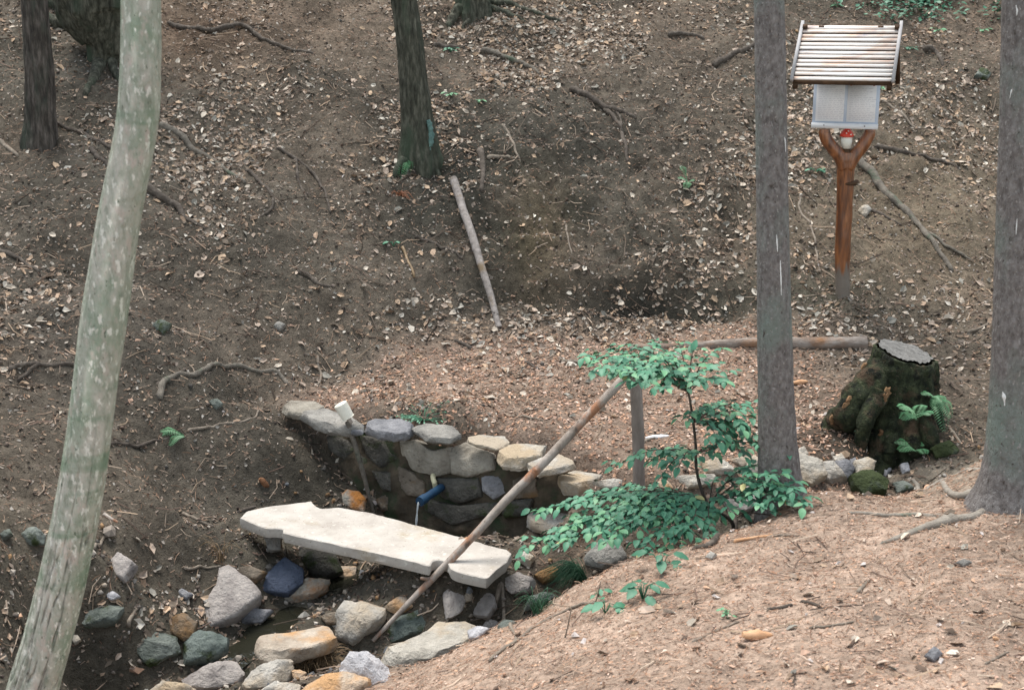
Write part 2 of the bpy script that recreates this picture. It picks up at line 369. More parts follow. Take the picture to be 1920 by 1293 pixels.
M['root_grey'] = mat('worn_root', [(0.3, rgb(.09, .078, .066)), (0.7, rgb(.22, .195, .165))], scale=30, bump=0.9, bscale=90, spots=[(rgb(.09, .11, .08), 9, .55, .68)])
M['root_worn'] = mat('pale_worn_root', [(0.3, rgb(.20, .175, .15)), (0.7, rgb(.38, .34, .295))], scale=26, bump=0.8, bscale=90, spots=[(rgb(.17, .19, .15), 7, .55, .68)])
M['pole'] = mat('weathered_pole', [(0.3, rgb(.22, .175, .145)), (0.5, rgb(.36, .31, .275)), (0.75, rgb(.52, .47, .43))], scale=12, stretch=(1, 1, 0.5), bump=0.6, bscale=60, spots=[(rgb(.34, .17, .10), 7, .53, .62), (rgb(.12, .095, .08), 18, .6, .68)])
M['pole_grey'] = mat('bleached_pole', [(0.3, rgb(.16, .14, .13)), (0.7, rgb(.38, .345, .33))], scale=26, bump=0.9, bscale=60, spots=[(rgb(.20, .15, .10), 6, .55, .66)])
M['post'] = mat('grey_post_wood', [(0.3, rgb(.17, .14, .125)), (0.7, rgb(.36, .31, .28))], scale=16, stretch=(1, 1, .2), bump=0.6, bscale=60)
M['log'] = mat('orange_worn_log', [(0.3, rgb(.12, .09, .075)), (0.5, rgb(.24, .20, .175)), (0.72, rgb(.40, .36, .33))], scale=12, stretch=(.6, 1, 1), bump=0.9, bscale=60, spots=[(rgb(.27, .15, .085), 7, .54, .68)])
M['varnish'] = mat('varnished_wood', [(0.28, rgb(.04, .012, .005)), (0.45, rgb(.14, .045, .014)), (0.6, rgb(.27, .095, .03)), (0.78, rgb(.42, .19, .07))], scale=34, detail=12, stretch=(1, 1, 0.14), bump=0.7, bscale=70, rough=0.32, spec=0.5, coat=0.4,
                   spots=[(rgb(.03, .012, .006), 30, .60, .68)])
M['wood_end'] = mat('cut_wood', [(0.3, rgb(.09, .088, .085)), (0.7, rgb(.22, .215, .21))], scale=45, bump=0.9, bscale=60)
M['slat'] = mat('pale_roof_slats', [(0.3, rgb(.66, .56, .51)), (0.5, rgb(.75, .70, .67)), (0.7, rgb(.79, .77, .76))], scale=4, stretch=(.6, 3, 3), bump=0.2, bscale=60, spots=[(rgb(.60, .42, .33), 4, .52, .68), (rgb(.36, .36, .42), 5, .60, .72)], rough=0.6)
M['gap'] = mat('roof_gap_shade', [(0.3, g(.006)), (0.7, g(.012))], bump=0, spec=.05)  # near-black that stands for the shade between the roof slats
M['slat_dark'] = mat('dark_stained_wood', [(0.3, rgb(.03, .017, .01)), (0.7, rgb(.10, .055, .03))], scale=15, bump=0.3)
M['batten'] = mat('grey_batten', [(0.3, rgb(.30, .29, .30)), (0.7, rgb(.44, .43, .44))], scale=10, bump=0.2)
M['board'] = mat('blue_grey_board', [(0.3, rgb(.52, .59, .72)), (0.7, rgb(.60, .66, .77))], scale=6, bump=0.1, rough=0.5)
M['sill'] = mat('white_sill', [(0.3, rgb(.68, .68, .72)), (0.7, rgb(.78, .78, .80))], scale=6, bump=0.1)
M['page'] = mat('paper', [(0.3, rgb(.83, .82, .84)), (0.7, rgb(.88, .87, .89))], scale=10, bump=0.05)
M['ink'] = mat('ink', [(0.3, rgb(.38, .37, .44)), (0.7, rgb(.50, .49, .56))], bump=0)
M['ink_red'] = mat('red_ink', [(0.3, rgb(.35, .12, .10)), (0.7, rgb(.42, .18, .15))], bump=0)
M['red'] = mat('red_paint', [(0.3, rgb(.50, .03, .02)), (0.7, rgb(.62, .07, .04))], scale=12, bump=0.05, rough=0.35)
M['white'] = mat('white_paint', [(0.3, rgb(.70, .68, .60)), (0.7, rgb(.80, .79, .74))], scale=12, bump=0.05, rough=0.5)
M['plastic'] = mat('white_plastic', [(0.3, rgb(.72, .69, .60)), (0.7, rgb(.80, .78, .70))], scale=12, bump=0.1, rough=0.45)
M['pipe'] = mat('dark_blue_plastic', [(0.3, rgb(.01, .03, .07)), (0.7, rgb(.02, .07, .14))], scale=12, bump=0.15, rough=0.35, spec=0.5)
M['hose'] = mat('pale_hose', [(0.3, rgb(.45, .42, .27)), (0.7, rgb(.56, .53, .38))], scale=12, bump=0.15, rough=0.5)
def leafmat(name, a, b_):
    m = mat(name, [(0.3, a), (0.7, b_)], scale=14, detail=3, bump=0.15, bscale=60, rough=0.5, spec=0.35)
    m.node_tree.nodes['Principled BSDF'].inputs['Subsurface Weight'].default_value = 0.0
    return m
M['leaf'] = leafmat('beech_leaf', rgb(.045, .165, .095), rgb(.085, .25, .155))
M['leaf_b'] = leafmat('beech_leaf_light', rgb(.095, .25, .125), rgb(.15, .34, .19))
M['leaf_c'] = leafmat('beech_leaf_dark', rgb(.03, .12, .07), rgb(.055, .18, .11))
M['leaf_y'] = leafmat('yellow_leaf', rgb(.35, .33, .12), rgb(.45, .42, .2))
M['fern'] = leafmat('fern_green', rgb(.04, .14, .06), rgb(.08, .22, .10))
M['sedge'] = leafmat('sedge_green', rgb(.02, .07, .04), rgb(.05, .13, .07))
M['dryfern'] = leafmat('dry_fern', rgb(.20, .075, .035), rgb(.30, .13, .07))
M['drygrass'] = leafmat('dry_grass', rgb(.16, .11, .06), rgb(.32, .22, .13))
M['moss'] = mat('stump_moss', [(0.32, rgb(.013, .017, .011)), (0.5, rgb(.035, .044, .024)), (0.7, rgb(.085, .10, .052))], scale=24, detail=9, bump=1.0, bscale=70, bdist=0.03, rough=0.95, spots=[(rgb(.11, .075, .05), 9, .52, .64), (rgb(.012, .014, .01), 16, .56, .64), (rgb(.14, .12, .09), 50, .63, .69)])
M['rot'] = mat('orange_rotten_wood', [(0.35, rgb(.12, .06, .03)), (0.65, rgb(.38, .24, .13))], scale=20, bump=0.8, bscale=60)
M['chip'] = mat('fresh_wood_chip', [(0.3, rgb(.48, .25, .13)), (0.7, rgb(.66, .42, .26))], scale=20, bump=0.4)
M['cone'] = mat('brown_cone', [(0.3, rgb(.14, .06, .03)), (0.7, rgb(.30, .15, .08))], scale=40, bump=0.8)
wm = bpy.data.materials.new('shallow_water'); wm.use_nodes = True
_b = wm.node_tree.nodes['Principled BSDF']; _b.inputs['Base Color'].default_value = (.02, .02, .014, 1); _b.inputs['Roughness'].default_value = 0.08; _b.inputs['Alpha'].default_value = 1; _b.inputs['Specular IOR Level'].default_value = 0.5
_n = wm.node_tree.nodes.new('ShaderNodeTexNoise'); _n.inputs['Scale'].default_value = 22
_p = wm.node_tree.nodes.new('ShaderNodeBump'); _p.inputs['Strength'].default_value = 0.25; _p.inputs['Distance'].default_value = 0.01
_g = wm.node_tree.nodes.new('ShaderNodeNewGeometry'); wm.node_tree.links.new(_g.outputs['Position'], _n.inputs['Vector'])
wm.node_tree.links.new(_n.outputs['Fac'], _p.inputs['Height']); wm.node_tree.links.new(_p.outputs[0], _b.inputs['Normal'])
M['water'] = wm
jm = bpy.data.materials.new('falling_water'); jm.use_nodes = True
_b = jm.node_tree.nodes['Principled BSDF']; _b.inputs['Base Color'].default_value = (.85, .9, .93, 1); _b.inputs['Roughness'].default_value = 0.05; _b.inputs['Transmission Weight'].default_value = 0.5; _b.inputs['IOR'].default_value = 1.33
M['jet'] = jm

# ------------------------------------------------------------------ object helpers
def mesh_np(name, V, Fc, material=None, smooth=True, tint=None, sharp=None):
    V = np.asarray(V, float); me = bpy.data.meshes.new(name)
    if isinstance(Fc, np.ndarray):
        k = Fc.shape[1]
        me.vertices.add(len(V)); me.vertices.foreach_set('co', V.ravel())
        me.loops.add(Fc.size); me.loops.foreach_set('vertex_index', Fc.ravel().astype(np.int32))
        me.polygons.add(len(Fc)); me.polygons.foreach_set('loop_start', np.arange(0, Fc.size, k, dtype=np.int32))
        me.update(calc_edges=True)
    else:
        me.from_pydata([tuple(p) for p in V], [], Fc); me.update()
    me.polygons.foreach_set('use_smooth', np.full(len(me.polygons), bool(smooth)))
    if tint is not None:
        a = me.color_attributes.new('tint', 'FLOAT_COLOR', 'POINT')
        c = np.ones((len(V), 4)); c[:, :3] = tint
        a.data.foreach_set('color', c.ravel())
    if sharp: me.set_sharp_from_angle(angle=R(sharp))
    if material:
        for mm in (material if isinstance(material, list) else [material]): me.materials.append(mm)
    return me

def tag(o, label=None, cat=None, group=None, kind=None):
    if label: o['label'] = label
    if cat: o['category'] = cat
    if group: o['group'] = group
    if kind: o['kind'] = kind
    return o

def obj(name, V, Fc, material, parent=None, smooth=True, sharp=None, tint=None, base=None, label=None, cat=None, group=None, kind=None):
    V = np.asarray(V, float)
    if parent is not None: base = np.array(parent['_b'])
    elif base is None: base = np.array([V[:, 0].mean(), V[:, 1].mean(), V[:, 2].min()])
    me = mesh_np(name, V - base, Fc, material, smooth, tint, sharp)
    o = bpy.data.objects.new(name, me); COL.objects.link(o)
    if parent is not None: o.parent = parent
    else: o.location = base
    if parent is None: o['_b'] = [float(a) for a in base]
    return tag(o, label, cat, group, kind)

def empty(name, base, label=None, cat=None, group=None):
    o = bpy.data.objects.new(name, None); COL.objects.link(o); o.location = base; o.empty_display_size = 0.1
    o['_b'] = [float(a) for a in base]
    return tag(o, label, cat, group)

def catmull(P, n):
    P = np.asarray(P, float)
    if len(P) == 2: return P[0] + (P[1] - P[0]) * np.linspace(0, 1, n)[:, None]
    Q = np.vstack([2 * P[0] - P[1], P, 2 * P[-1] - P[-2]]); out = []
    T = np.linspace(0, len(P) - 1 - 1e-9, n)
    for t in T:
        i = int(t); f = t - i; a, b, c, d = Q[i], Q[i + 1], Q[i + 2], Q[i + 3]
        out.append(0.5 * ((2 * b) + (-a + c) * f + (2 * a - 5 * b + 4 * c - d) * f * f + (-a + 3 * b - 3 * c + d) * f ** 3))
    return np.array(out)

def tube(path, rad, segs=10, amp=0.08, nsc=30, seed=0, caps=True, ridges=None):
    """path Nx3, rad N; returns V, F"""
    path = np.asarray(path, float); n = len(path)
    T = np.gradient(path, axis=0); T /= np.linalg.norm(T, axis=1, keepdims=True) + 1e-12
    ref = np.array([0, 0, 1.0]) if abs(T[0, 2]) < 0.9 else np.array([0, 1.0, 0])
    A = np.cross(T, ref); A /= np.linalg.norm(A, axis=1, keepdims=True) + 1e-12
    B = np.cross(T, A)
    th = np.linspace(0, 2 * math.pi, segs, endpoint=False)
    rad = np.asarray(rad, float)[:, None] * np.ones((n, segs))
    V = path[:, None] + (A[:, None] * np.cos(th)[None, :, None] + B[:, None] * np.sin(th)[None, :, None]) * rad[..., None]
    if amp:
        D = V - path[:, None]
        V = path[:, None] + D * (1 + amp * fbm(V * nsc, 3, seed))[..., None]
    if ridges is not None:
        D = V - path[:, None]
        V = path[:, None] + D * (1 + ridges(th[None, :], np.linspace(0, 1, n)[:, None], V))[..., None]
    V = V.reshape(-1, 3)
    i = np.arange(n - 1)[:, None] * segs; j = np.arange(segs)[None]
    k = (j + 1) % segs
    Fq = np.stack([i + j, i + k, i + segs + k, i + segs + j], -1).reshape(-1, 4)
    Fc = [tuple(int(a) for a in f) for f in Fq]
    if caps:
        Fc.append(tuple(range(segs))[::-1]); Fc.append(tuple(range((n - 1) * segs, n * segs)))
    return V, Fc

def join(parts):
    V = []; Fc = []; o = 0
    for v, f in parts:
        V.append(v); Fc += [tuple(a + o for a in q) for q in f]; o += len(v)
    return np.vstack(V), Fc

def scale_px(p):   # metres per 1920-pixel at a point
    return float((np.asarray(p) - CAM) @ FW) / F

def box(c, sx, sy, sz, ax=None):
    """box centred c with half sizes along frame ax (rows r, f, u)"""
    ax = np.eye(3) if ax is None else ax
    V = []
    for a in (-1, 1):
        for b in (-1, 1):
            for d in (-1, 1): V.append(np.asarray(c) + ax[0] * sx * a + ax[1] * sy * b + ax[2] * sz * d)
    Fc = [(0, 1, 3, 2), (4, 6, 7, 5), (0, 4, 5, 1), (2, 3, 7, 6), (0, 2, 6, 4), (1, 5, 7, 3)]
    return np.array(V), Fc

# ------------------------------------------------------------------ ground
bank, plat, wet = zones(GX, GY, Z0)
gu, gv = project(P3(GX, GY, 0) * [1, 1, 0] + np.stack([0 * GX, 0 * GX, Z0], -1))
humus = np.array([.104, .087, .074]); red = np.array([.155, .116, .094]); C = np.zeros(GX.shape + (3,))
mixr = np.clip(0.5 + 0.55 * fbm(P3(GX * 0.9, GY * 0.9), 4, 91) + 0.35 * sstep(200, 0, gv) + 0.25 * sstep(1400, 1800, gu) - 0.25 * sstep(400, 0, gu), 0, 1)[..., None]
C = humus * (1 - mixr) + red * mixr
def blob(u0, v0, su, sv, k, p=1.0): return (k * np.exp(-((((gu - u0) / su) ** 2 + ((gv - v0) / sv) ** 2)) ** p))[..., None]
def mixc(C, wgt, col): return C * (1 - np.clip(wgt, 0, 1)) + np.array(col) * np.clip(wgt, 0, 1)
mac = np.clip(1.6 * fbm(P3(GX * 1.5 + 9, GY * 1.9), 4, 123) - .05, 0, 1)[..., None]
C = mixc(C, .6 * mac, [.055, .047, .040])
sw = np.clip(.85 + .9 * fbm(P3(GX * 3.2, GY * 3.2), 4, 207), 0.15, 1.4)[..., None]
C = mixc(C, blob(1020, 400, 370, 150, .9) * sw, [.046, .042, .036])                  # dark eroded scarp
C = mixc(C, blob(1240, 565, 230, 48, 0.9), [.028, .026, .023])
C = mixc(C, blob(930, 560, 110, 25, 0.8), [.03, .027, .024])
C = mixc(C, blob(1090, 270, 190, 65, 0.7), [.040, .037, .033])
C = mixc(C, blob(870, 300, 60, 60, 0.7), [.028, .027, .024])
C = mixc(C, blob(1700, 400, 230, 200, 0.75), [.175, .132, .098])                 # bare clay right of the sign
C = mixc(C, blob(1010, 440, 60, 120, 0.4), [.15, .105, .06])
C = mixc(C, blob(1500, 560, 160, 60, 0.5), [.09, .085, .068])
C = mixc(C, blob(120, 620, 220, 120, 0.4), [.115, .095, .085])
C = mixc(C, blob(560, 860, 140, 90, 0.6), [.05, .042, .035])
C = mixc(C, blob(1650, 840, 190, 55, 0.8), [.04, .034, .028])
C = mixc(C, blob(380, 60, 160, 60, 0.4), [.17, .10, .07])
pn = (0.5 + 0.5 * fbm(P3(GX * 2, GY * 2), 3, 55))[..., None]
C = mixc(C, (plat[..., None]) * 0.95, [.30, .208, .170])
C = mixc(C, plat[..., None] * pn * 0.5, [.16, .12, .098])
C = mixc(C, bank[..., None], [.435, .305, .250])
C = mixc(C, blob(1775, 895, 90, 28, 0.8), [.52, .42, .35])
C = mixc(C, bank[..., None] * pn * 0.35, [.30, .21, .17])
C = mixc(C, wet[..., None] * 0.8, [.088, .075, .062])
C = mixc(C, blob(180, 1020, 260, 160, .5), [.135, .108, .088])
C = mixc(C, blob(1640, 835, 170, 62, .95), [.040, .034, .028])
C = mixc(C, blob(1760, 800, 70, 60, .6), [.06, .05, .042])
C = C * (1 + 0.22 * fbm(P3(GX * 6, GY * 6), 3, 77))[..., None]
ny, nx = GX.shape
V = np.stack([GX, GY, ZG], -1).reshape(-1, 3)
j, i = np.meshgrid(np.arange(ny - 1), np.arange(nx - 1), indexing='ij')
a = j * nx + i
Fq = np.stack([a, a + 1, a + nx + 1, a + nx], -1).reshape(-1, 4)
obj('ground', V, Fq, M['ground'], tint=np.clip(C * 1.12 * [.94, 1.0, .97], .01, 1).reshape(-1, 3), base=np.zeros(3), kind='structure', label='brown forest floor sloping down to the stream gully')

# water ribbons
def ribbon(pts, width, dz):
    P = catmull(np.array([(x, y, 0) for x, y in pts]), 90)
    zb = bil(BX, BY, BZ, P[:, 0], P[:, 1]) + 0.0
    zb = np.minimum.accumulate(zb)
    k = np.ones(9) / 9; zb = np.convolve(np.pad(zb, 4, mode='edge'), k, 'valid') + dz
    T = np.gradient(P[:, :2], axis=0); T /= np.linalg.norm(T, axis=1, keepdims=True) + 1e-9
    N_ = np.stack([-T[:, 1], T[:, 0]], -1); V = []
    for s in np.linspace(-1, 1, 7):
        V.append(np.column_stack([P[:, :2] + N_ * s * width, zb]))
    V = np.array(V).transpose(1, 0, 2).reshape(-1, 3)
    i = np.arange(89)[:, None] * 7; j = np.arange(6)[None]
    return V, np.stack([i + j, i + j + 1, i + j + 8, i + j + 7], -1).reshape(-1, 4)
v_, f_ = ribbon(STREAM_A, 0.10, -0.062)
obj('stream_water', v_, f_, M['water'], kind='structure')
v_, f_ = ribbon(STREAM_B[3:], 0.10, -0.055)
obj('stream_water', v_, f_, M['water'], kind='structure')

# ------------------------------------------------------------------ litter (stuff)
def scatter(n, wfun, seed):
    r = np.random.RandomState(seed)
    n = int(n * 1.2); x = r.uniform(-4.2, 4.2, n); y = r.uniform(2.8, 11.6, n)
    z = H(x, y); u, v = project(np.stack([x, y, z], -1))
    b, p, w_ = zones(x, y, z)
    keep = (u > -60) & (u < 1980) & (v > -60) & (v < 1350)
    wv = wfun(x, y, u, v, b, p, w_)
    keep &= r.uniform(0, 1, n) < wv
    return x[keep], y[keep], z[keep], u[keep], v[keep], b[keep], p[keep], r

def place(tmpl, faces, x, y, z, r, size, tilt=0.35, lift=0.004, color=None, yaw=None, name='', material=None, kind='stuff', label=None, cat=None, smooth=False, jit=0.0, aniso=0.25):
    n = len(x); nn = nrm(x, y) + r.normal(0, tilt, (n, 3)) * [1, 1, .3]
    nn /= np.linalg.norm(nn, axis=1, keepdims=True)
    th = r.uniform(0, 2 * math.pi, n) if yaw is None else yaw
    t = np.stack([np.cos(th), np.sin(th), 0 * th], -1); t -= nn * (t * nn).sum(1, keepdims=True); t /= np.linalg.norm(t, axis=1, keepdims=True)
    b = np.cross(nn, t)
    T = np.asarray(tmpl)[None] * np.stack([size, size * r.uniform(1 - aniso, 1 + aniso, n), size * r.uniform(.5, 1.6, n)], -1)[:, None]
    if jit: T = T + r.normal(0, jit, T.shape) * size[:, None, None]
    W = T[..., :1] * t[:, None] + T[..., 1:2] * b[:, None] + T[..., 2:] * nn[:, None]
    W += np.stack([x, y, z + lift], -1)[:, None]
    k = len(tmpl); Fc = (np.asarray(faces)[None] + (np.arange(n) * k)[:, None, None]).reshape(-1, len(faces[0]))
    o = obj(name, W.reshape(-1, 3), Fc, material, smooth=smooth, tint=np.repeat(color, k, axis=0), base=np.zeros(3), kind=kind, label=label, cat=cat)
    return o

LEAF_T = [(-.5, 0, 0), (-.25, .24, .10), (-.25, -.24, .10), (0, 0, -.02), (.15, .27, .14), (.15, -.27, .14), (.5, 0, .05)]
LEAF_F = [(0, 3, 1), (0, 2, 3), (1, 3, 4), (2, 5, 3), (3, 6, 4), (3, 5, 6)]
def gb(u, v, u0, v0, su, sv): return np.exp(-(((u - u0) / su) ** 2 + ((v - v0) / sv) ** 2))
def leaf_w(x, y, u, v, b, p, w_):
    nz = fbm(P3(x * 1.6, y * 1.6), 4, 333)
    k = 0.13 + gb(u, v, 1050, 140, 380, 130) * .8 + gb(u, v, 1330, 380, 130, 150) * .9 + gb(u, v, 480, 330, 130, 110) * .5 + gb(u, v, 130, 220, 110, 90) * .6 + gb(u, v, 1500, 150, 300, 150) * .45 + gb(u, v, 60, 560, 130, 120) * .45 \
        + gb(u, v, 1250, 610, 300, 28) * .8 + gb(u, v, 900, 600, 150, 30) * .4 + gb(u, v, 730, 190, 90, 100) * .45 + gb(u, v, 250, 1150, 200, 60) * .3
    k = k * np.clip(0.7 + 2.2 * nz, 0.08, 3.0)
    k = k * (1 - .85 * b) * (1 - .25 * gb(u, v, 1700, 430, 200, 150)) * (1 - .75 * gb(u, v, 1000, 400, 210, 120))
    return np.clip(k * .82, 0, 1)
x, y, z, u, v, b, p, r = scatter(105000, leaf_w, 3)
n = len(x)
pal = np.array([[.50, .40, .34], [.62, .54, .47], [.40, .29, .22], [.30, .22, .17], [.56, .41, .30], [.20, .16, .13], [.36, .34, .31], [.72, .66, .60]])
pr = np.array([.21, .17, .16, .11, .12, .08, .07, .08])
c = pal[r.choice(8, n, p=pr)] * r.uniform(.6, 1.15, (n, 1)) * np.array([.97, .97, .94])
place(LEAF_T, LEAF_F, x, y, z, r, r.uniform(.018, .05, n) * (1 + .35 * (r.rand(n) > .8)), tilt=.42, color=c, name='leaf_litter', material=M['litter'], label='tan and grey dead leaves scattered over the hillside', jit=.05)
# small broken flakes
x, y, z, u, v, b, p, r = scatter(250000, lambda x, y, u, v, b, p, w_: np.clip(.24 + .5 * p + .6 * b + .55 * leaf_w(x, y, u, v, b, p, w_) - .1 * w_, 0, 1), 4)
n = len(x)
c = pal[r.choice(8, n, p=[.16, .14, .20, .15, .20, .08, .02, .05])] * r.uniform(.55, 1.05, (n, 1))
warm = (p + b)[:, None]; c = c * (.62 + .38 * np.clip(warm, 0, 1)); c = c * (1 - .0 * warm) * np.where(warm > .5, np.array([[1.12, .92, .84]]), 1.0)
FL_T = [(-.5, -.2, 0), (.4, -.28, .06), (.5, .2, 0), (-.3, .3, .08)]
place(FL_T, [(0, 1, 2, 3)], x, y, z, r, r.uniform(.006, .022, n) * (1 - .48 * b), tilt=.3, color=c, name='leaf_crumbs', material=M['litter'], label='crumbled leaf flakes and scales on the trodden soil', jit=.08)
# needles and twigs
ND_T = [(-.5, -.5, 0), (.5, -.5, .02), (.5, .5, .02), (-.5, .5, 0), (0, 0, .6)]
def needle(n_, seed, lo, hi, wd, wf, cols, name, label):
    x, y, z, u, v, b, p, r = scatter(n_, wf, seed)
    n = len(x); L_ = r.uniform(lo, hi, n); nn = nrm(x, y) + r.normal(0, .18, (n, 3)); nn /= np.linalg.norm(nn, axis=1, keepdims=True)
    th = r.uniform(0, 2 * math.pi, n); t = np.stack([np.cos(th), np.sin(th), 0 * th], -1); t -= nn * (t * nn).sum(1, keepdims=True); t /= np.linalg.norm(t, axis=1, keepdims=True)
    s = np.cross(nn, t); W_ = r.uniform(.6, 1.4, n) * wd
    bend = r.normal(0, .12, n)
    P = np.stack([x, y, z + .004], -1)
    pts = []
    for q, bb in ((-.5, 0), (0, 1), (.5, 0)):
        c0 = P + t * (q * L_)[:, None] + s * (bb * bend * L_)[:, None] + nn * .002
        pts += [c0 - s * W_[:, None], c0 + s * W_[:, None] * .4 + nn * W_[:, None] * 1.3, c0 + s * W_[:, None]]
    Wv = np.stack(pts, 1)
    fs = np.array([(0, 3, 4, 1), (1, 4, 5, 2), (3, 6, 7, 4), (4, 7, 8, 5)])
    Fc = (fs[None] + (np.arange(n) * 9)[:, None, None]).reshape(-1, 4)
    c = np.array(cols)[r.choice(len(cols), n)] * r.uniform(.6, 1.1, (n, 1))
    obj(name, Wv.reshape(-1, 3), Fc, M['twig'], smooth=True, tint=np.repeat(c, 9, axis=0), base=np.zeros(3), kind='stuff', label=label)
needle(110000, 5, .014, .045, .0008, lambda x, y, u, v, b, p, w_: np.clip(.25 + b * .7 + p * .4, 0, 1), [[.36, .21, .14], [.50, .33, .24], [.22, .13, .09], [.58, .44, .35]], 'needle_litter', 'fallen brown conifer needles strewn over the bank')
needle(4200, 6, .05, .16, .0021, lambda x, y, u, v, b, p, w_: np.clip(.6 + w_ * .4 - p * .3, 0, 1), [[.30, .22, .17], [.16, .11, .09], [.48, .38, .30], [.08, .06, .05], [.4, .3, .22]], 'small_twigs', 'thin broken twigs lying across the hillside')
needle(1500, 16, .10, .34, .0030, lambda x, y, u, v, b, p, w_: np.clip(.35 + .6 * gb(u, v, 950, 400, 450, 220) - .35 * p - .34 * b, 0, 1), [[.10, .075, .06], [.06, .047, .038], [.17, .135, .11]], 'rootlets', 'thin dark rootlets tangled in the eroded soil')
# wood and bark chips on the near bank
x, y, z, u, v, b, p, r = scatter(9000, lambda x, y, u, v, b, p, w_: b * .30 + p * .12 + .03, 8)
n = len(x)
c = np.array([[.66, .42, .29], [.55, .36, .27], [.70, .56, .46], [.38, .24, .17], [.60, .54, .52]])[r.choice(5, n)] * r.uniform(.7, 1.05, (n, 1))
place([(-.5, -.13, 0), (.35, -.2, .1), (.5, .06, .02), (-.2, .2, .16), (.1, .02, .24)], [(0, 1, 4), (1, 2, 4), (2, 3, 4), (3, 0, 4)], x, y, z, r, r.uniform(.012, .036, n) * (1 + 1.0 * (r.rand(n) > .96)), tilt=.15, color=c, name='bark_chips', material=M['litter'], label='pinkish bark and wood chips on the bank', jit=.05)
# clods and pebbles
oc = []
for la, rr in ((-.5, .8), (.35, .95)):
    for k in range(6): oc.append((rr * .5 * math.cos(k * 1.047 + la), rr * .42 * math.sin(k * 1.047 + la), la * .5))
oc += [(0, 0, .46)]
OF = [(k, (k + 1) % 6, 6 + (k + 1) % 6) for k in range(6)] + [(k, 6 + (k + 1) % 6, 6 + k) for k in range(6)] + [(6 + k, 6 + (k + 1) % 6, 12) for k in range(6)]
x, y, z, u, v, b, p, r = scatter(26000, lambda x, y, u, v, b, p, w_: np.clip(.42 - .43 * b - .26 * p + .5 * w_, 0.0, 1), 9)
n = len(x)
c = np.array([[.12, .095, .08], [.17, .14, .12], [.09, .072, .062], [.24, .20, .17], [.14, .10, .08]])[r.choice(5, n)] * r.uniform(.7, 1.2, (n, 1))
place(oc, OF, x, y, z, r, r.uniform(.007, .022, n) * r.uniform(.6, 1.1, n), tilt=.4, color=c, name='soil_clods', material=M['pebble'], label='dark crumbs of soil on the slope', jit=.10, smooth=True)
x, y, z, u, v, b, p, r = scatter(26000, lambda x, y, u, v, b, p, w_: np.clip(.55 * w_ + .015 + .5 * gb(u, v, 760, 1095, 170, 45) + .5 * gb(u, v, 1640, 850, 150, 40) + .3 * gb(u, v, 1010, 1000, 90, 60), 0, 1) * (1 - b), 10)
n = len(x)
c = np.array([[.34, .28, .23], [.22, .19, .17], [.45, .38, .31], [.14, .13, .12], [.40, .25, .14], [.55, .50, .45]])[r.choice(6, n)] * r.uniform(.5, 1.0, (n, 1))
place(oc, OF, x, y, z, r, r.uniform(.008, .028, n), tilt=.3, color=c, name='stream_gravel', material=M['pebble'], label='mixed gravel along the stream bed', jit=.07, smooth=True)

x, y, z, u, v, b, p, r = scatter(9000, lambda x, y, u, v, b, p, w_: np.clip(.22 * w_ + .28 * gb(u, v, 560, 1200, 200, 70) + .22 * gb(u, v, 760, 1110, 200, 50) + .3 * gb(u, v, 1650, 860, 120, 35) + .15 * gb(u, v, 1040, 1000, 90, 60), 0, 1) * (1 - b), 18)
n = len(x)
c = np.array([[.34, .29, .25], [.24, .21, .19], [.46, .41, .36], [.17, .16, .15], [.38, .28, .20], [.55, .52, .48], [.20, .21, .23]])[r.choice(7, n)] * r.uniform(.6, 1.0, (n, 1))
place(oc, OF, x, y, z - .004, r, r.uniform(.022, .06, n), tilt=.35, color=c, name='small_stream_stones', material=M['pebble'], label='fist-sized and smaller stones packed along the stream bed', jit=.06, smooth=False)

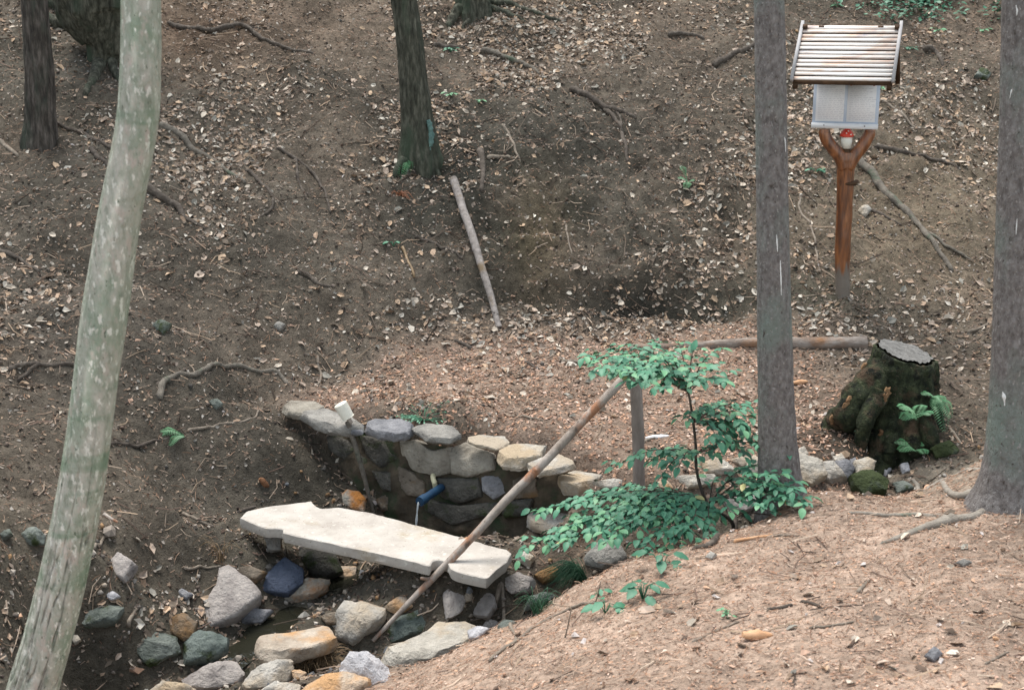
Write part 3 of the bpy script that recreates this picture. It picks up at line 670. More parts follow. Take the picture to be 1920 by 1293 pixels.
# ------------------------------------------------------------------ stones
def stone_mesh(P2, n, tf, tb, seed, rough=1.0, facets=5, N=44):
    """closed outline in 3-D on a plane with normal n -> rounded chipped rock"""
    r = np.random.RandomState(seed)
    P2 = np.asarray(P2, float); c = P2.mean(0)
    # resample
    Q = np.vstack([P2, P2[:1]]); d = np.r_[0, np.cumsum(np.linalg.norm(np.diff(Q, axis=0), axis=1))]
    s = np.linspace(0, d[-1], N, endpoint=False); O = np.stack([np.interp(s, d, Q[:, k]) for k in range(3)], -1)
    O = c + (O - c) * 1.045
    size = np.linalg.norm(O - c, axis=1).mean()
    rings = []
    prof = [(.30, -1.0), (.62, -.92), (.86, -.66), (.97, -.3), (1.0, 0.0), (.992, .34), (.965, .62), (.90, .84), (.76, .955), (.52, .99), (.24, 1.0)]
    for sc_, h in prof: rings.append(c + (O - c) * sc_ + n * (tf * h if h > 0 else tb * h))
    V = np.array(rings).reshape(-1, 3); V = np.vstack([V, c - n * tb, c + n * tf])
    nr = len(prof)
    ref = np.cross(n, [0.3, 0.1, 1]); ref /= np.linalg.norm(ref); rf2 = np.cross(n, ref)
    for k in range(facets):
        a = r.uniform(0, 2 * math.pi); el = r.uniform(.3, 1.2)
        pn_ = n * math.cos(el) + (ref * math.cos(a) + rf2 * math.sin(a)) * math.sin(el)
        dd = (V - c) @ pn_; lim = dd.max() * r.uniform(.66, .9)
        V = V - pn_ * (np.clip(dd - lim, 0, None) * .95)[:, None]
    D = V - c; L_ = np.linalg.norm(D, axis=1, keepdims=True) + 1e-9
    V = V + D / L_ * (size * (.06 * fbm(V / size * 2.2 + seed, 3, seed) + .035 * fbm(V / size * 8 + seed, 3, seed + 3)) * rough)[:, None]
    Fc = []
    for i_ in range(nr - 1):
        for j_ in range(N):
            a_ = i_ * N + j_; b_ = i_ * N + (j_ + 1) % N
            Fc.append((a_, b_, b_ + N, a_ + N))
    for j_ in range(N):
        Fc.append((nr * N, (j_ + 1) % N, j_)); Fc.append((nr * N + 1, (nr - 1) * N + j_, (nr - 1) * N + (j_ + 1) % N))
    return V, Fc

_sid = [100]
def stone(poly, m, label, el=48, tf=None, tb=None, name='stone', group='loose stones along the stream', rough=1.0, facets=5, cat='stone', dy=0.0, sink=0.25):
    _sid[0] += 1
    poly = np.array(poly, float); uc = poly[:, 0].mean(); vb = poly[:, 1].max()
    h = poly[:, 1].max() - poly[:, 1].min(); wd = poly[:, 0].max() - poly[:, 0].min()
    ub = poly[np.argmax(poly[:, 1]), 0] * .5 + uc * .5
    G = hit(ub, vb - h * sink * .5); G[1] += dy
    px = scale_px(G); n = np.array([0, -math.cos(R(el)), math.sin(R(el))])
    n = n + np.array([random.uniform(-.12, .12), 0, 0]); n /= np.linalg.norm(n)
    p0 = G + np.array([0, 0, .01])
    P = np.array([at_plane(a, b, p0, n) for a, b in poly])
    s = min(h * 1.2, wd) * px
    V, Fc = stone_mesh(P, n, tf if tf is not None else s * .30, tb if tb is not None else s * .42, _sid[0], rough, facets)
    return obj(name, V, Fc, m, sharp=38, label=label, cat=cat, group=group)

def block_mesh(top, z, drop, seed, slope=(0, 0), taper=.10, rough=1.0):
    """squared rough block: top outline in pixels on a (slightly tilted) level plane, sides going down"""
    n = np.array([slope[0], slope[1], 1.0]); n /= np.linalg.norm(n); c0 = np.mean(top, axis=0); p0 = at_z(c0[0], c0[1], z)
    P = np.array([at_plane(a, b, p0, n) for a, b in top]); Q = np.vstack([P, P[:1]]); d = np.r_[0, np.cumsum(np.linalg.norm(np.diff(Q, axis=0), axis=1))]
    N = 56; s_ = np.linspace(0, d[-1], N, endpoint=False); O = np.stack([np.interp(s_, d, Q[:, k]) for k in range(3)], -1); c = O.mean(0); size = np.linalg.norm(O - c, axis=1).mean()
    O = c + (O - c) * 1.03; dz = np.array([0, 0, 1.0]); rings = []
    for sc_, h in ((.25, .03), (.55, .02), (.82, .012), (.95, .004), (1.0, -.06), (1.01, -.25), (1.0, -.55), (1 - taper * .6, -.85), (1 - taper * 1.6, -1.0), (.4, -1.02)): rings.append(c + (O - c) * sc_ + dz * (h * drop))
    V = np.vstack(rings + [[c + dz * .03 * drop], [c - dz * 1.02 * drop]]); r = np.random.RandomState(seed)
    for k in range(4):
        a = r.uniform(math.pi, 2 * math.pi); el = r.uniform(.2, .9); pn_ = np.array([math.cos(a) * math.cos(el), math.sin(a) * math.cos(el), math.sin(el)]); dd = (V - c) @ pn_; lim = dd.max() * r.uniform(.78, .93)
        V = V - pn_ * np.clip(dd - lim, 0, None)[:, None]
    D = V - c; D /= np.linalg.norm(D, axis=1, keepdims=True) + 1e-9
    V = V + D * (size * rough * (.05 * fbm(V / size * 2.2 + seed, 3, seed) + .03 * fbm(V / size * 8 + seed, 3, seed + 3)))[:, None]
    nr = 10; Fc = []
    for i_ in range(nr - 1):
        for j_ in range(N): a_ = i_ * N + j_; b_ = i_ * N + (j_ + 1) % N; Fc.append((a_, a_ + N, b_ + N, b_))
    for j_ in range(N): Fc.append((nr * N, j_, (j_ + 1) % N)); Fc.append((nr * N + 1, (nr - 1) * N + (j_ + 1) % N, (nr - 1) * N + j_))
    return V, Fc

def block(top, m, label, drop, z=None, dz=.03, **k):
    _sid[0] += 1; c0 = np.mean(top, axis=0)
    if z is None: z = hit(c0[0], c0[1])[2] + dz
    V, Fc = block_mesh(top, z, drop, _sid[0], **k)
    return obj('stone', V, Fc, m, sharp=38, label=label, cat='stone', group='loose stones along the stream')

# --- the stone wall
wn = np.array([wall_y(1) - wall_y(0), -1.0, 0.0]); wn /= np.linalg.norm(wn)     # horizontal normal towards the viewer
wnt = wn * math.cos(R(14)) + np.array([0, 0, 1]) * math.sin(R(14))
wp0 = np.array([-0.4, wall_y(-0.4), -0.55])
wall = empty('stone_wall', np.array([-0.4, wall_y(-0.4), -0.85]), 'low curved retaining wall of rough stones around the spring basin', 'wall')
WS = [
      ([(753, 828), (785, 824), (812, 845), (846, 838), (851, 884), (815, 891), (780, 880), (758, 860)], 's_tan', .07), ([(846, 842), (870, 831), (925, 851), (931, 880), (880, 893), (850, 886)], 's_tan', .07),
      
      ([(612, 813), (650, 820), (667, 845), (650, 862), (622, 845)], 's_dark', .05), ([(676, 815), (705, 820), (738, 836), (750, 868), (720, 880), (690, 852)], 's_dark', .05),
      ([(745, 870), (775, 885), (797, 905), (800, 932), (760, 927), (743, 900)], 's_brown', .05), ([(815, 896), (898, 896), (905, 930), (860, 945), (822, 927)], 's_dark', .05),
      ([(905, 893), (945, 887), (957, 920), (928, 936), (908, 921)], 's_bluegrey', .05), ([(800, 934), (860, 948), (930, 940), (935, 975), (850, 982), (797, 957)], 's_dark', .05),
      ([(700, 882), (740, 886), (752, 925), (722, 920)], 's_dark', .05), ([(962, 888), (1005, 897), (1010, 930), (965, 935)], 's_brown', .05), ([(938, 938), (1000, 935), (990, 965), (940, 972)], 's_dark', .05),
      ([(665, 848), (690, 860), (700, 895), (680, 890)], 's_dark', .04), ([(810, 846), (840, 838), (848, 850), (815, 862)], 's_brown', .05)]
for k, (pl, mk, t) in enumerate(WS):
    ttop = False
    nrmv = wn * math.cos(R(40)) + np.array([0, 0, 1]) * math.sin(R(40)) if ttop else wnt
    c0 = np.mean(pl, axis=0); P0 = at_plane(c0[0], c0[1], wp0 + wn * (.0 if ttop else .0), wnt)
    P = np.array([at_plane(a_, b_, P0, nrmv) for a_, b_ in pl])
    V, Fc = stone_mesh(P, nrmv, t * .55, t * 1.1, 900 + k, rough=.8, facets=6 if ttop else 3)
    obj('stone', V, Fc, M[mk], parent=wall, sharp=40)
for k, (tp, mk, dr_, zt_) in enumerate([([(528, 762), (545, 750), (590, 752), (612, 762), (592, 773), (560, 773), (535, 769)], 's_tan', .06, -.30), ([(560, 769), (610, 766), (655, 778), (682, 797), (655, 801), (620, 796), (588, 786)], 's_grey', .075, -.31),
        ([(650, 789), (682, 795), (680, 807), (658, 807)], 's_bluegrey', .04, -.33), ([(680, 796), (700, 784), (750, 785), (782, 794), (775, 806), (738, 812), (702, 804)], 's_bluegrey', .07, -.32),
        ([(774, 801), (800, 793), (848, 798), (865, 814), (843, 822), (798, 816)], 's_grey', .05, -.33), ([(864, 820), (900, 815), (945, 817), (957, 833), (928, 839), (890, 831)], 's_light', .028, -.345),
        ([(929, 849), (950, 833), (985, 830), (1024, 835), (1010, 851), (975, 861), (940, 858)], 's_cream', .085, -.365), ([(988, 868), (1040, 847), (1085, 867), (1052, 877), (1010, 883), (992, 877)], 's_light', .05, -.39)]):
    V, Fc = block_mesh(tp, zt_, dr_ * .82, 700 + k, slope=(random.uniform(-.06, .06), -.16), rough=1.3, taper=.22); obj('stone', V, Fc, M[mk], parent=wall, sharp=38)
# earthy mortar between and behind the stones
gxs = np.linspace(-1.08, .42, 90); V = []
for tt in np.linspace(0, 1, 30):
    for xx in gxs:
        top = np.interp(xx, [-1.1, -.7, 0, .42], [-.36, -.38, -.44, -.47]); zz = -0.95 + (top + .95) * tt
        V.append((xx, wall_y(xx) - .004 + (zz + .55) * .25, zz))
V = np.array(V); V = V + wn * (0.03 * fbm(V * 9, 4, 5))[:, None]
i_ = np.arange(29)[:, None] * 90; j_ = np.arange(89)[None]
obj('mortar', V, np.stack([i_ + j_, i_ + j_ + 1, i_ + j_ + 91, i_ + j_ + 90], -1).reshape(-1, 4), M['mortar'], parent=wall)

ST = [
 # edging to the right of the wall and stones under the sapling
 ([(1110, 906), (1150, 898), (1186, 905), (1150, 920)], 's_light', 'thin pale stone just left of the foot of the upright post', {}),
 ([(1224, 908), (1248, 900), (1264, 914), (1235, 922)], 's_orange', 'small orange stone just right of the upright post', {}),
 ([(1265, 898), (1300, 887), (1342, 889), (1335, 906), (1290, 917)], 's_cream', 'flat cream stone behind the sapling stem', {}),
 ([(1315, 870), (1345, 859), (1388, 880), (1350, 890), (1320, 887)], 's_cream', 'streaky beige slab between the sapling stem and the grey trunk', {}),
 ([(1365, 859), (1400, 856), (1424, 869), (1390, 874)], 's_light', 'thin pale slab behind the leaves beside the grey trunk', {}),
 ([(1398, 875), (1416, 847), (1431, 862), (1430, 892), (1402, 892)], 's_light', 'upright pale stone leaning at the left side of the grey spruce trunk', dict(el=25)),
 ([(1355, 940), (1398, 925), (1422, 936), (1408, 956), (1368, 966)], 's_mauve', 'rough mauve-grey stone under the leaves left of the spruce base', {}),
 ([(1490, 848), (1540, 868), (1550, 895), (1522, 912), (1490, 898)], 's_cream', 'large smooth cream boulder just right of the grey spruce trunk', dict(facets=2)),
 ([(1533, 872), (1560, 867), (1590, 899), (1562, 908), (1540, 900)], 's_light', 'pale grey stone next to the large cream boulder', {}),
 ([(1496, 842), (1508, 837), (1516, 851), (1500, 860)], 's_light', 'tiny pale stone behind the large cream boulder', {}),
 ([(1592, 897), (1632, 880), (1664, 903), (1658, 926), (1618, 934), (1598, 918)], 's_moss', 'green mossy boulder in the pebble hollow below the stump', dict(facets=2)),
 ([(1560, 868), (1588, 864), (1603, 882), (1590, 899), (1570, 887)], 's_bluegrey', 'dark blue stone above the green mossy boulder', {}),
 ([(1600, 866), (1625, 859), (1641, 867), (1636, 886), (1606, 889)], 's_cream', 'round cream stone resting behind the green mossy boulder', dict(facets=2)),
 ([(1640, 877), (1662, 869), (1673, 880), (1660, 894), (1644, 889)], 's_lav', 'purple-grey stone right of the round cream stone', {}),
 ([(1687, 871), (1704, 867), (1707, 884), (1692, 888)], 's_lav', 'small round lavender pebble right of the purple-grey stone', dict(facets=2)),
 ([(1561, 857), (1578, 851), (1586, 864), (1566, 869)], 's_cream', 'small peach pebble on top of the dark blue stone', dict(facets=2)),
 ([(1592, 862), (1604, 858), (1606, 868), (1596, 872)], 's_bluegrey', 'tiny grey pebble tucked behind the round cream stone', dict(facets=2)),
 ([(1662, 897), (1684, 889), (1692, 904), (1668, 914)], 's_brown', 'tan stone right of the green mossy boulder', {}),
 ([(1674, 906), (1700, 899), (1713, 917), (1682, 925)], 's_green', 'flat green-grey stone at the lip of the path', {}),
 ([(1744, 838), (1778, 827), (1802, 838), (1796, 856), (1756, 857)], 's_moss', 'dark mossy stone right of the stump foot', {}),
 # stream and lower left
 ([(412, 1068), (430, 1061), (462, 1085), (487, 1108), (486, 1120), (440, 1156), (385, 1182), (354, 1152), (385, 1130), (408, 1098)], 's_mauve', 'largest flat-faced grey-beige stone left of the blue slate', dict(el=55, rough=.5, facets=2, tf=.025)),
 ([(311, 1168), (345, 1150), (370, 1166), (362, 1195), (345, 1202), (320, 1187)], 's_brown', 'brown-grey stone at the lower tip of the largest flat stone', {}),
 ([(249, 1192), (285, 1184), (330, 1194), (339, 1220), (278, 1249), (254, 1226)], 's_green', 'angular green-grey stone furthest downstream on the left bank', dict(facets=6)),
 ([(339, 1218), (375, 1186), (427, 1194), (426, 1220), (390, 1240), (341, 1250)], 's_teal', 'rounded teal wet stone beside the angular green-grey stone', dict(facets=3)),
 ([(475, 1099), (534, 1046), (569, 1068), (567, 1092), (540, 1114), (492, 1109)], 's_blue', 'flat dark blue slate standing under the left end of the slab', dict(el=50, rough=.25, facets=1, tf=.02, dy=-.08)),
 ([(519, 1132), (534, 1103), (580, 1087), (618, 1089), (616, 1103), (580, 1126), (550, 1131)], 's_two', 'pale wedge stone with orange faces below the blue slate', {}),
 ([(497, 1008), (513, 998), (528, 1007), (526, 1030), (505, 1034)], 's_grey', 'small egg-shaped grey stone at the left corner of the slab', dict(facets=1, dy=-.09)),
 ([(610, 1090), (640, 1063), (668, 1060), (667, 1080), (630, 1097)], 's_orange', 'orange-brown stone under the front edge of the slab', {}),
 ([(530, 1036), (562, 1030), (625, 1040), (645, 1072), (600, 1092), (572, 1070)], 's_dark', 'dark brown support stone in the shade beneath the slab', {}),
 ([(621, 1168), (648, 1131), (690, 1129), (723, 1134), (722, 1165), (690, 1190), (662, 1207), (630, 1196)], 's_light', 'big light grey faceted stone left of the pole foot', dict(facets=6)),
 ([(639, 1252), (658, 1221), (700, 1231), (732, 1250), (733, 1278), (690, 1292), (645, 1272)], 's_lav', 'lumpy lavender-white stone at the lower edge by the bank', dict(rough=1.8)),
 ([(877, 1182), (903, 1171), (917, 1179), (897, 1199), (880, 1198)], 's_lav', 'small white stone at the upper end of the long cream boulder', {}),
 ([(831, 1117), (848, 1097), (868, 1103), (873, 1130), (862, 1150), (836, 1160)], 's_mauve', 'upright rounded grey stone right of the leaning pole', dict(facets=2)),
 ([(882, 1121), (904, 1104), (926, 1119), (932, 1140), (914, 1161), (888, 1156)], 's_mauve', 'round grey stone with a root curling over its right side', dict(facets=2)),
 ([(868, 1103), (884, 1100), (886, 1125), (872, 1128)], 's_orange', 'small orange pebble between the two upright grey stones', {}),
 ([(712, 1202), (750, 1158), (795, 1144), (818, 1163), (792, 1190), (745, 1203)], 's_teal', 'dark green boulder behind the foot of the leaning pole', dict(facets=2)),
 ([(343, 1278), (398, 1246), (440, 1237), (458, 1266), (445, 1293), (350, 1297)], 's_mauve', 'flat mauve stone at the lower edge near the pale trunk', {}),
 ([(453, 1278), (478, 1250), (520, 1241), (546, 1232), (552, 1258), (530, 1295), (460, 1297)], 's_light', 'whitish rough stone right of the flat mauve stone', dict(rough=1.5)),
 ([(270, 1300), (305, 1279), (350, 1284), (380, 1300), (330, 1325)], 's_cream', 'cream stone cut by the lower photo edge, nearest the pale trunk', {}),
 ([(470, 1300), (520, 1278), (562, 1284), (560, 1320), (480, 1322)], 's_light', 'pale stone cut by the lower photo edge under the whitish rough stone', {}),
 ([(558, 1296), (600, 1266), (650, 1262), (692, 1276), (695, 1312), (570, 1322)], 's_orange', 'orange-cream stone in front of the lavender-white stone', {}),
 ([(548, 1258), (562, 1252), (575, 1262), (566, 1276), (550, 1272)], 's_orange', 'little orange pebble in the brown dry grass', {}),
 ([(1096, 1042), (1120, 1020), (1140, 1009), (1162, 1030), (1180, 1058), (1130, 1067), (1100, 1057)], 's_grey', 'pointed grey stone under the lower leaves of the sapling', dict(facets=6)),
 ([(966, 1047), (984, 1034), (1003, 1046), (992, 1064)], 's_cream', 'small beige stone at the right end of the slab', {}),
 ([(938, 1092), (972, 1074), (1006, 1090), (996, 1110), (958, 1112)], 's_mauve', 'purple-brown stone between the slab and the sedge tuft', {}),
 ([(1002, 1078), (1040, 1060), (1052, 1080), (1018, 1094)], 's_brown', 'rusty stone just left of the dark green sedge tuft', {}),
 ([(975, 1150), (988, 1122), (1020, 1112), (1050, 1118), (1010, 1136)], 's_green', 'grey-green stone below the sedge tuft on the bank rim', {}),
 ([(898, 1182), (915, 1160), (938, 1168), (930, 1182)], 's_mauve', 'small grey stone above the long cream boulder', {}),
 ([(928, 1180), (945, 1161), (968, 1166), (962, 1180)], 's_green', 'small pale green stone at the rim under the curling root', {}),
 ([(632, 932), (648, 918), (672, 922), (686, 938), (682, 962), (640, 950)], 's_two', 'orange and white stone behind the slab next to the dipper', dict(el=35)),
 ([(704, 934), (735, 919), (768, 945), (762, 967), (716, 957)], 's_brown', 'rough brown stone between the dipper and the water pipe', dict(el=35)),
 ([(440, 1156), (470, 1141), (512, 1145), (492, 1166), (450, 1168)], 's_bluegrey', 'low bluish stone in the water below the blue slate', {}),
 ([(500, 1075), (470, 1062), (445, 1068), (455, 1088), (478, 1092)], 's_brown', 'low brown stone between the largest flat stone and the slate', {}),
 ([(650, 1160), (628, 1148), (600, 1155), (612, 1170), (636, 1172)], 's_brown', 'half-buried brown stone on the gravel tongue', {}),
 ([(720, 1140), (745, 1120), (790, 1122), (775, 1140), (745, 1152)], 's_orange', 'orange stone behind the middle of the leaning pole foot', {}),
 # left slope
 ([(40, 1006), (62, 985), (84, 1003), (82, 1018), (55, 1022)], 's_green', 'green stone on the slope left of the pale trunk', {}),
 ([(-5, 1002), (18, 991), (24, 1002), (2, 1013)], 's_green', 'greenish pebble at the left photo edge', {}),
 ([(202, 1062), (224, 1039), (258, 1061), (234, 1092), (212, 1080)], 's_mauve', 'mauve-grey kite-shaped stone right of the pale trunk', dict(facets=2, el=55)),
 ([(143, 1162), (190, 1130), (232, 1142), (215, 1165), (160, 1172)], 's_green', 'flat half-buried slab behind the lower pale trunk', dict(el=70)),
 ([(195, 1119), (212, 1107), (226, 1118), (208, 1125)], 's_lav', 'small purple stone above the half-buried slab', {}),
 ([(322, 1113), (340, 1103), (362, 1114), (350, 1125)], 's_bluegrey', 'dark purple shard on the leafy slope above the brown-grey stone', {}),
 ([(132, 1192), (142, 1184), (152, 1200), (140, 1208)], 's_cream', 'little white stone touching the lower pale trunk', {}),
 ([(393, 755), (405, 745), (418, 757), (404, 768)], 's_green', 'grey-green stone under the arched root on the slope', {}),
 ([(283, 614), (300, 600), (322, 610), (306, 626)], 's_green', 'dark green-grey stone on the slope right of the pale trunk', {}),
 ([(512, 612), (522, 603), (536, 610), (524, 620)], 's_grey', 'small grey stone on the bare mid slope', {}),
 ([(1608, 395), (1620, 384), (1634, 394), (1622, 408)], 's_light', 'white stone beside the sign post on the clay slope', {}),
 ([(1826, 145), (1838, 128), (1858, 138), (1850, 150)], 's_green', 'grey-green stone high on the slope near the far right trunk', {}),
 # near bank
 ([(1789, 1056), (1806, 1048), (1824, 1053), (1808, 1064)], 's_grey', 'flat grey stone on the bank below the far right trunk', {}),
 ([(1733, 1228), (1750, 1213), (1768, 1224), (1752, 1240)], 's_bluegrey', 'blue-grey stone half sunk in the needle-covered bank', {}),
 ([(1322, 1044), (1332, 1034), (1345, 1040), (1336, 1050)], 's_light', 'white pebble on the bank below the sapling', {}),
]
for pl, mk, lb, kw in ST: stone(pl, M[mk], lb, **kw)
block([(1048, 891), (1078, 881), (1130, 889), (1122, 900), (1085, 906), (1053, 902)], M['s_cream'], 'blocky cream stone at the wall end by the leaning pole', .07)
block([(984, 970), (1005, 950), (1050, 948), (1085, 961), (1078, 978), (1022, 985)], M['s_light'], 'pale flat-topped stone touching the left tips of the green sapling leaves', .055, dz=.03)
block([(477, 1203), (490, 1190), (560, 1182), (610, 1171), (629, 1192), (592, 1208), (515, 1224), (485, 1217)], M['s_orange'], 'long orange stone lying across the stream bed', .07, dz=.06)
block([(705, 1212), (758, 1202), (795, 1185), (822, 1163), (872, 1165), (912, 1176), (872, 1202), (805, 1226), (752, 1232), (722, 1226)], M['s_cream'], 'long cream boulder forming the rim of the near bank', .18, dz=.09, taper=.3, slope=(-.1, -.15))

# ------------------------------------------------------------------ slab
def slab():
    top = [(450, 970), (462, 958), (500, 949), (540, 945), (583, 939), (592, 948), (602, 953), (640, 951), (700, 962), (800, 989), (870, 1008), (925, 1024), (950, 1030), (959, 1037), (950, 1053), (930, 1068), (914, 1084), (885, 1078), (856, 1071), (846, 1066), (838, 1053), (824, 1048), (811, 1050), (806, 1060), (760, 1049), (690, 1033), (605, 1015), (530, 998), (531, 991), (518, 989), (500, 990), (475, 981)]
    p0 = at_z(700, 1000, -0.60); n = np.array([0.03, 0.0, 1.0]); n /= np.linalg.norm(n)
    P = np.array([at_plane(a, b, p0, n) for a, b in top])
    Q = np.vstack([P, P[:1]]); d = np.r_[0, np.cumsum(np.linalg.norm(np.diff(Q, axis=0), axis=1))]
    N = 220; s = np.linspace(0, d[-1], N, endpoint=False); O = np.stack([np.interp(s, d, Q[:, k]) for k in range(3)], -1)
    O[:, :2] += 0.0018 * np.stack([fbm(O * 30, 3, 1), fbm(O * 30, 3, 2)], -1)
    c = O.mean(0); T = np.roll(O, -1, 0) - np.roll(O, 1, 0); T /= np.linalg.norm(T, axis=1, keepdims=True)
    inw = np.cross(n, T); 
    if ((inw * (c - O)).sum(1)).mean() < 0: inw = -inw
    ch = (.0022 + .002 * (fbm(O * 25, 2, 8)))[:, None]
    rings = [O + inw * np.abs(ch) * 1.6, O - n * np.abs(ch) * 1.3, O - n * .016 + inw * 0.004 * fbm(O * 40, 2, 4)[:, None], O - n * .032 + inw * 0.004 * fbm(O * 30, 2, 5)[:, None], O - n * .046 + inw * .004]
    V = np.vstack(rings); Fc = []
    for i in range(4):
        for j in range(N): Fc.append((i * N + j, (i + 1) * N + j, (i + 1) * N + (j + 1) % N, i * N + (j + 1) % N))
    Fc.append(tuple(range(N))); Fc.append(tuple(range(4 * N, 5 * N))[::-1])
    o = obj('concrete_slab', V, Fc, M['slab'], sharp=35, label='long pale concrete slab bridging the stream below the spring pipe', cat='slab')
slab()

# ------------------------------------------------------------------ trees
def trunk_path(px, y0, lean=0.0, top=6.5, n=150, under=0.25):
    """px: (u, v, width) from the base upwards; returns path, radius"""
    P = []; Rr = []
    for k, (u, v, wd) in enumerate(px):
        p = at_y(u, v, y0); 
        if lean: p = at_y(u, v, y0 + lean * (p[2] - at_y(px[0][0], px[0][1], y0)[2]))
        P.append(p); Rr.append(wd * scale_px(p) / 2)
    P = np.array(P); Rr = np.array(Rr)
    d = (P[-1] - P[-2]) / np.linalg.norm(P[-1] - P[-2]); d = d * .5 + np.array([0, 0, .5]); d /= np.linalg.norm(d)
    low = P[0] - np.array([0, 0, under])
    far = [P[-1] + d * t for t in (1.2, 2.6, top)]
    A = np.vstack([low, P, far]); B = np.r_[Rr[0] * 1.05, Rr, Rr[-1] * .93, Rr[-1] * .82, Rr[-1] * .5]
    L_ = np.r_[0, np.cumsum(np.linalg.norm(np.diff(A, axis=0), axis=1))]
    path = catmull(A, 8 * len(A)); 
    l2 = np.r_[0, np.cumsum(np.linalg.norm(np.diff(path, axis=0), axis=1))]; l2 *= L_[-1] / l2[-1]
    vis = L_[-4] ; s = np.r_[np.linspace(0, vis, n), np.linspace(vis, L_[-1], 25)[1:]]
    return np.stack([np.interp(s, l2, path[:, k]) for k in range(3)], -1), np.interp(s, L_, B)

def fiss(amp, ks, kz, seed, ridge=True):
    def f(th, t, V):
        q = np.stack([np.cos(th) * ks + 0 * V[..., 0], np.sin(th) * ks + 0 * V[..., 0], V[..., 2] * kz], -1)
        a = fbm(q, 3, seed)
        return amp * (1 - np.abs(a) * 2) if ridge else amp * a
    return f

def crackf(dx, fy, z, lvl):
    a = fbm(np.stack([dx * 2.6, fy * 2.6, z * 2.4], -1), 3, 51)
    return np.exp(-(a / .075) ** 2) * (.12 + .88 * sstep(lvl + .45, lvl - .3, z))

def tree(name, label, px, m, y0=None, lean=0, top=6.5, amp=.03, ks=5, kz=3, seed=1, ridge=True, segs=64, lump=.03, flare=None, tintf=None, crack=None, roots=(), group=None, cat='tree', rootmat=None, n=170):
    G = hit(px[0][0], px[0][1] - 3); y = y0 if y0 is not None else G[1] + px[0][2] * scale_px(G) * .35
    path, rad = trunk_path(px, y, lean, top, n=n)
    base = np.array([path[0][0], path[0][1], H(path[0][0], path[0][1]) if y0 is None else path[0][2]])
    e = empty(name, base, label, cat, group)
    fr = fiss(amp, ks, kz, seed, ridge)
    def rid(th, t, V):
        a = fr(th, t, V)
        lo = lump * fbm(V * 4, 2, seed + 5)
        if crack is not None:
            dd = (V - path[:, None]) / rad[:, None, None]; lo = lo - .13 * crackf(dd[..., 0], dd[..., 1], V[..., 2], crack)
        if flare:
            zz = V[..., 2] - base[2]
            a = a + flare[0] * np.exp(-np.clip(zz, 0, None) / flare[1]) * (.45 + .55 * np.cos(th * flare[2] + seed) * .9)
        return a + lo
    V, Fc = tube(path, rad, segs, amp=0.0, ridges=rid)
    obj('trunk', V, Fc, m, parent=e, tint=tintf(V, path, rad, segs) if tintf else None)
    for pts, r0, r1 in roots:
        root_part(e, pts, r0, r1, rootmat or m)
    return e

def surf_path(pts, r0, r1, lift=.35, n=None, wig=0.006, seed=0):
    """polyline of pixels draped on the ground; radii in pixels"""
    P = np.array([hit(a, b) for a, b in pts]); n = n or max(10, int(len(pts) * 9))
    C_ = catmull(P, n); rr = np.linspace(r0, r1, n) * scale_px(P.mean(0))
    z = H(C_[:, 0], C_[:, 1])
    C_[:, 2] = np.maximum(C_[:, 2] * .35 + z * .65, z - rr * .4) + rr * lift
    C_ = C_ + wig * np.stack([vn(C_ * 14 + seed, 1), vn(C_ * 14 + seed, 2), vn(C_ * 14 + seed, 3)], -1)
    # dive in at the ends
    C_[0, 2] -= rr[0] * 1.0; C_[-1, 2] -= rr[-1] * 1.2
    rr = rr * (1 + .18 * vn(C_ * 20 + seed, 9))
    return C_, rr

def root_part(par, pts, r0, r1, m, lift=.2, name='root'):
    C_, rr = surf_path(pts, r0, r1, lift=lift, seed=len(pts) + pts[0][0])
    V, Fc = tube(C_, rr, 14, amp=.16, nsc=22, seed=int(pts[0][0]))
    return obj(name, V, Fc, m, parent=par)

# leaning pale trunk in the foreground
def beech_tint(V, path, rad, segs):
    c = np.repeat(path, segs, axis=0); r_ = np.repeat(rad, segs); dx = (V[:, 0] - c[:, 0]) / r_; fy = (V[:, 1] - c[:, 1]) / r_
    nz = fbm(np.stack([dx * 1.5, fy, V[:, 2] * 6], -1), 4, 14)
    st = np.exp(-((dx + .02 + .10 * nz) / .20) ** 2) * (fy < 0) * np.clip(.55 + 1.3 * nz, 0, 1)  # paler stripe along the side turned to the viewer
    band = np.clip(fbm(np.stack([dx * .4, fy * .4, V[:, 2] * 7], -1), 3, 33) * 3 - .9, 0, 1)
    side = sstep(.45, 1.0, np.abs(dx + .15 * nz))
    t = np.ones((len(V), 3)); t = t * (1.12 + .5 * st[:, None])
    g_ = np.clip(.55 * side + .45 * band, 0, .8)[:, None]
    t = t * (1 - g_) + np.array([.74, .87, .76]) * g_  # greener and darker towards both edges and in bands
    return t * (1 - .62 * crackf(dx, fy, V[:, 2], at_y(150, 1000, Y_B)[2]))[:, None]  # shade inside the bark cracks put into the colour
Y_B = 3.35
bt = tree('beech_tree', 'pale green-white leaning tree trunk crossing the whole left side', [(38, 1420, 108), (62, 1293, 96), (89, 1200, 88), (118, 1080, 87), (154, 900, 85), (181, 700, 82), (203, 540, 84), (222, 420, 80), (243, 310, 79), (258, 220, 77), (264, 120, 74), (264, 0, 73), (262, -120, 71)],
          M['bark_beech'], y0=Y_B, amp=.014, ks=2.2, kz=6, seed=4, ridge=False, lump=.03, segs=150, n=420, top=5, tintf=beech_tint, crack=at_y(150, 1000, Y_B)[2])
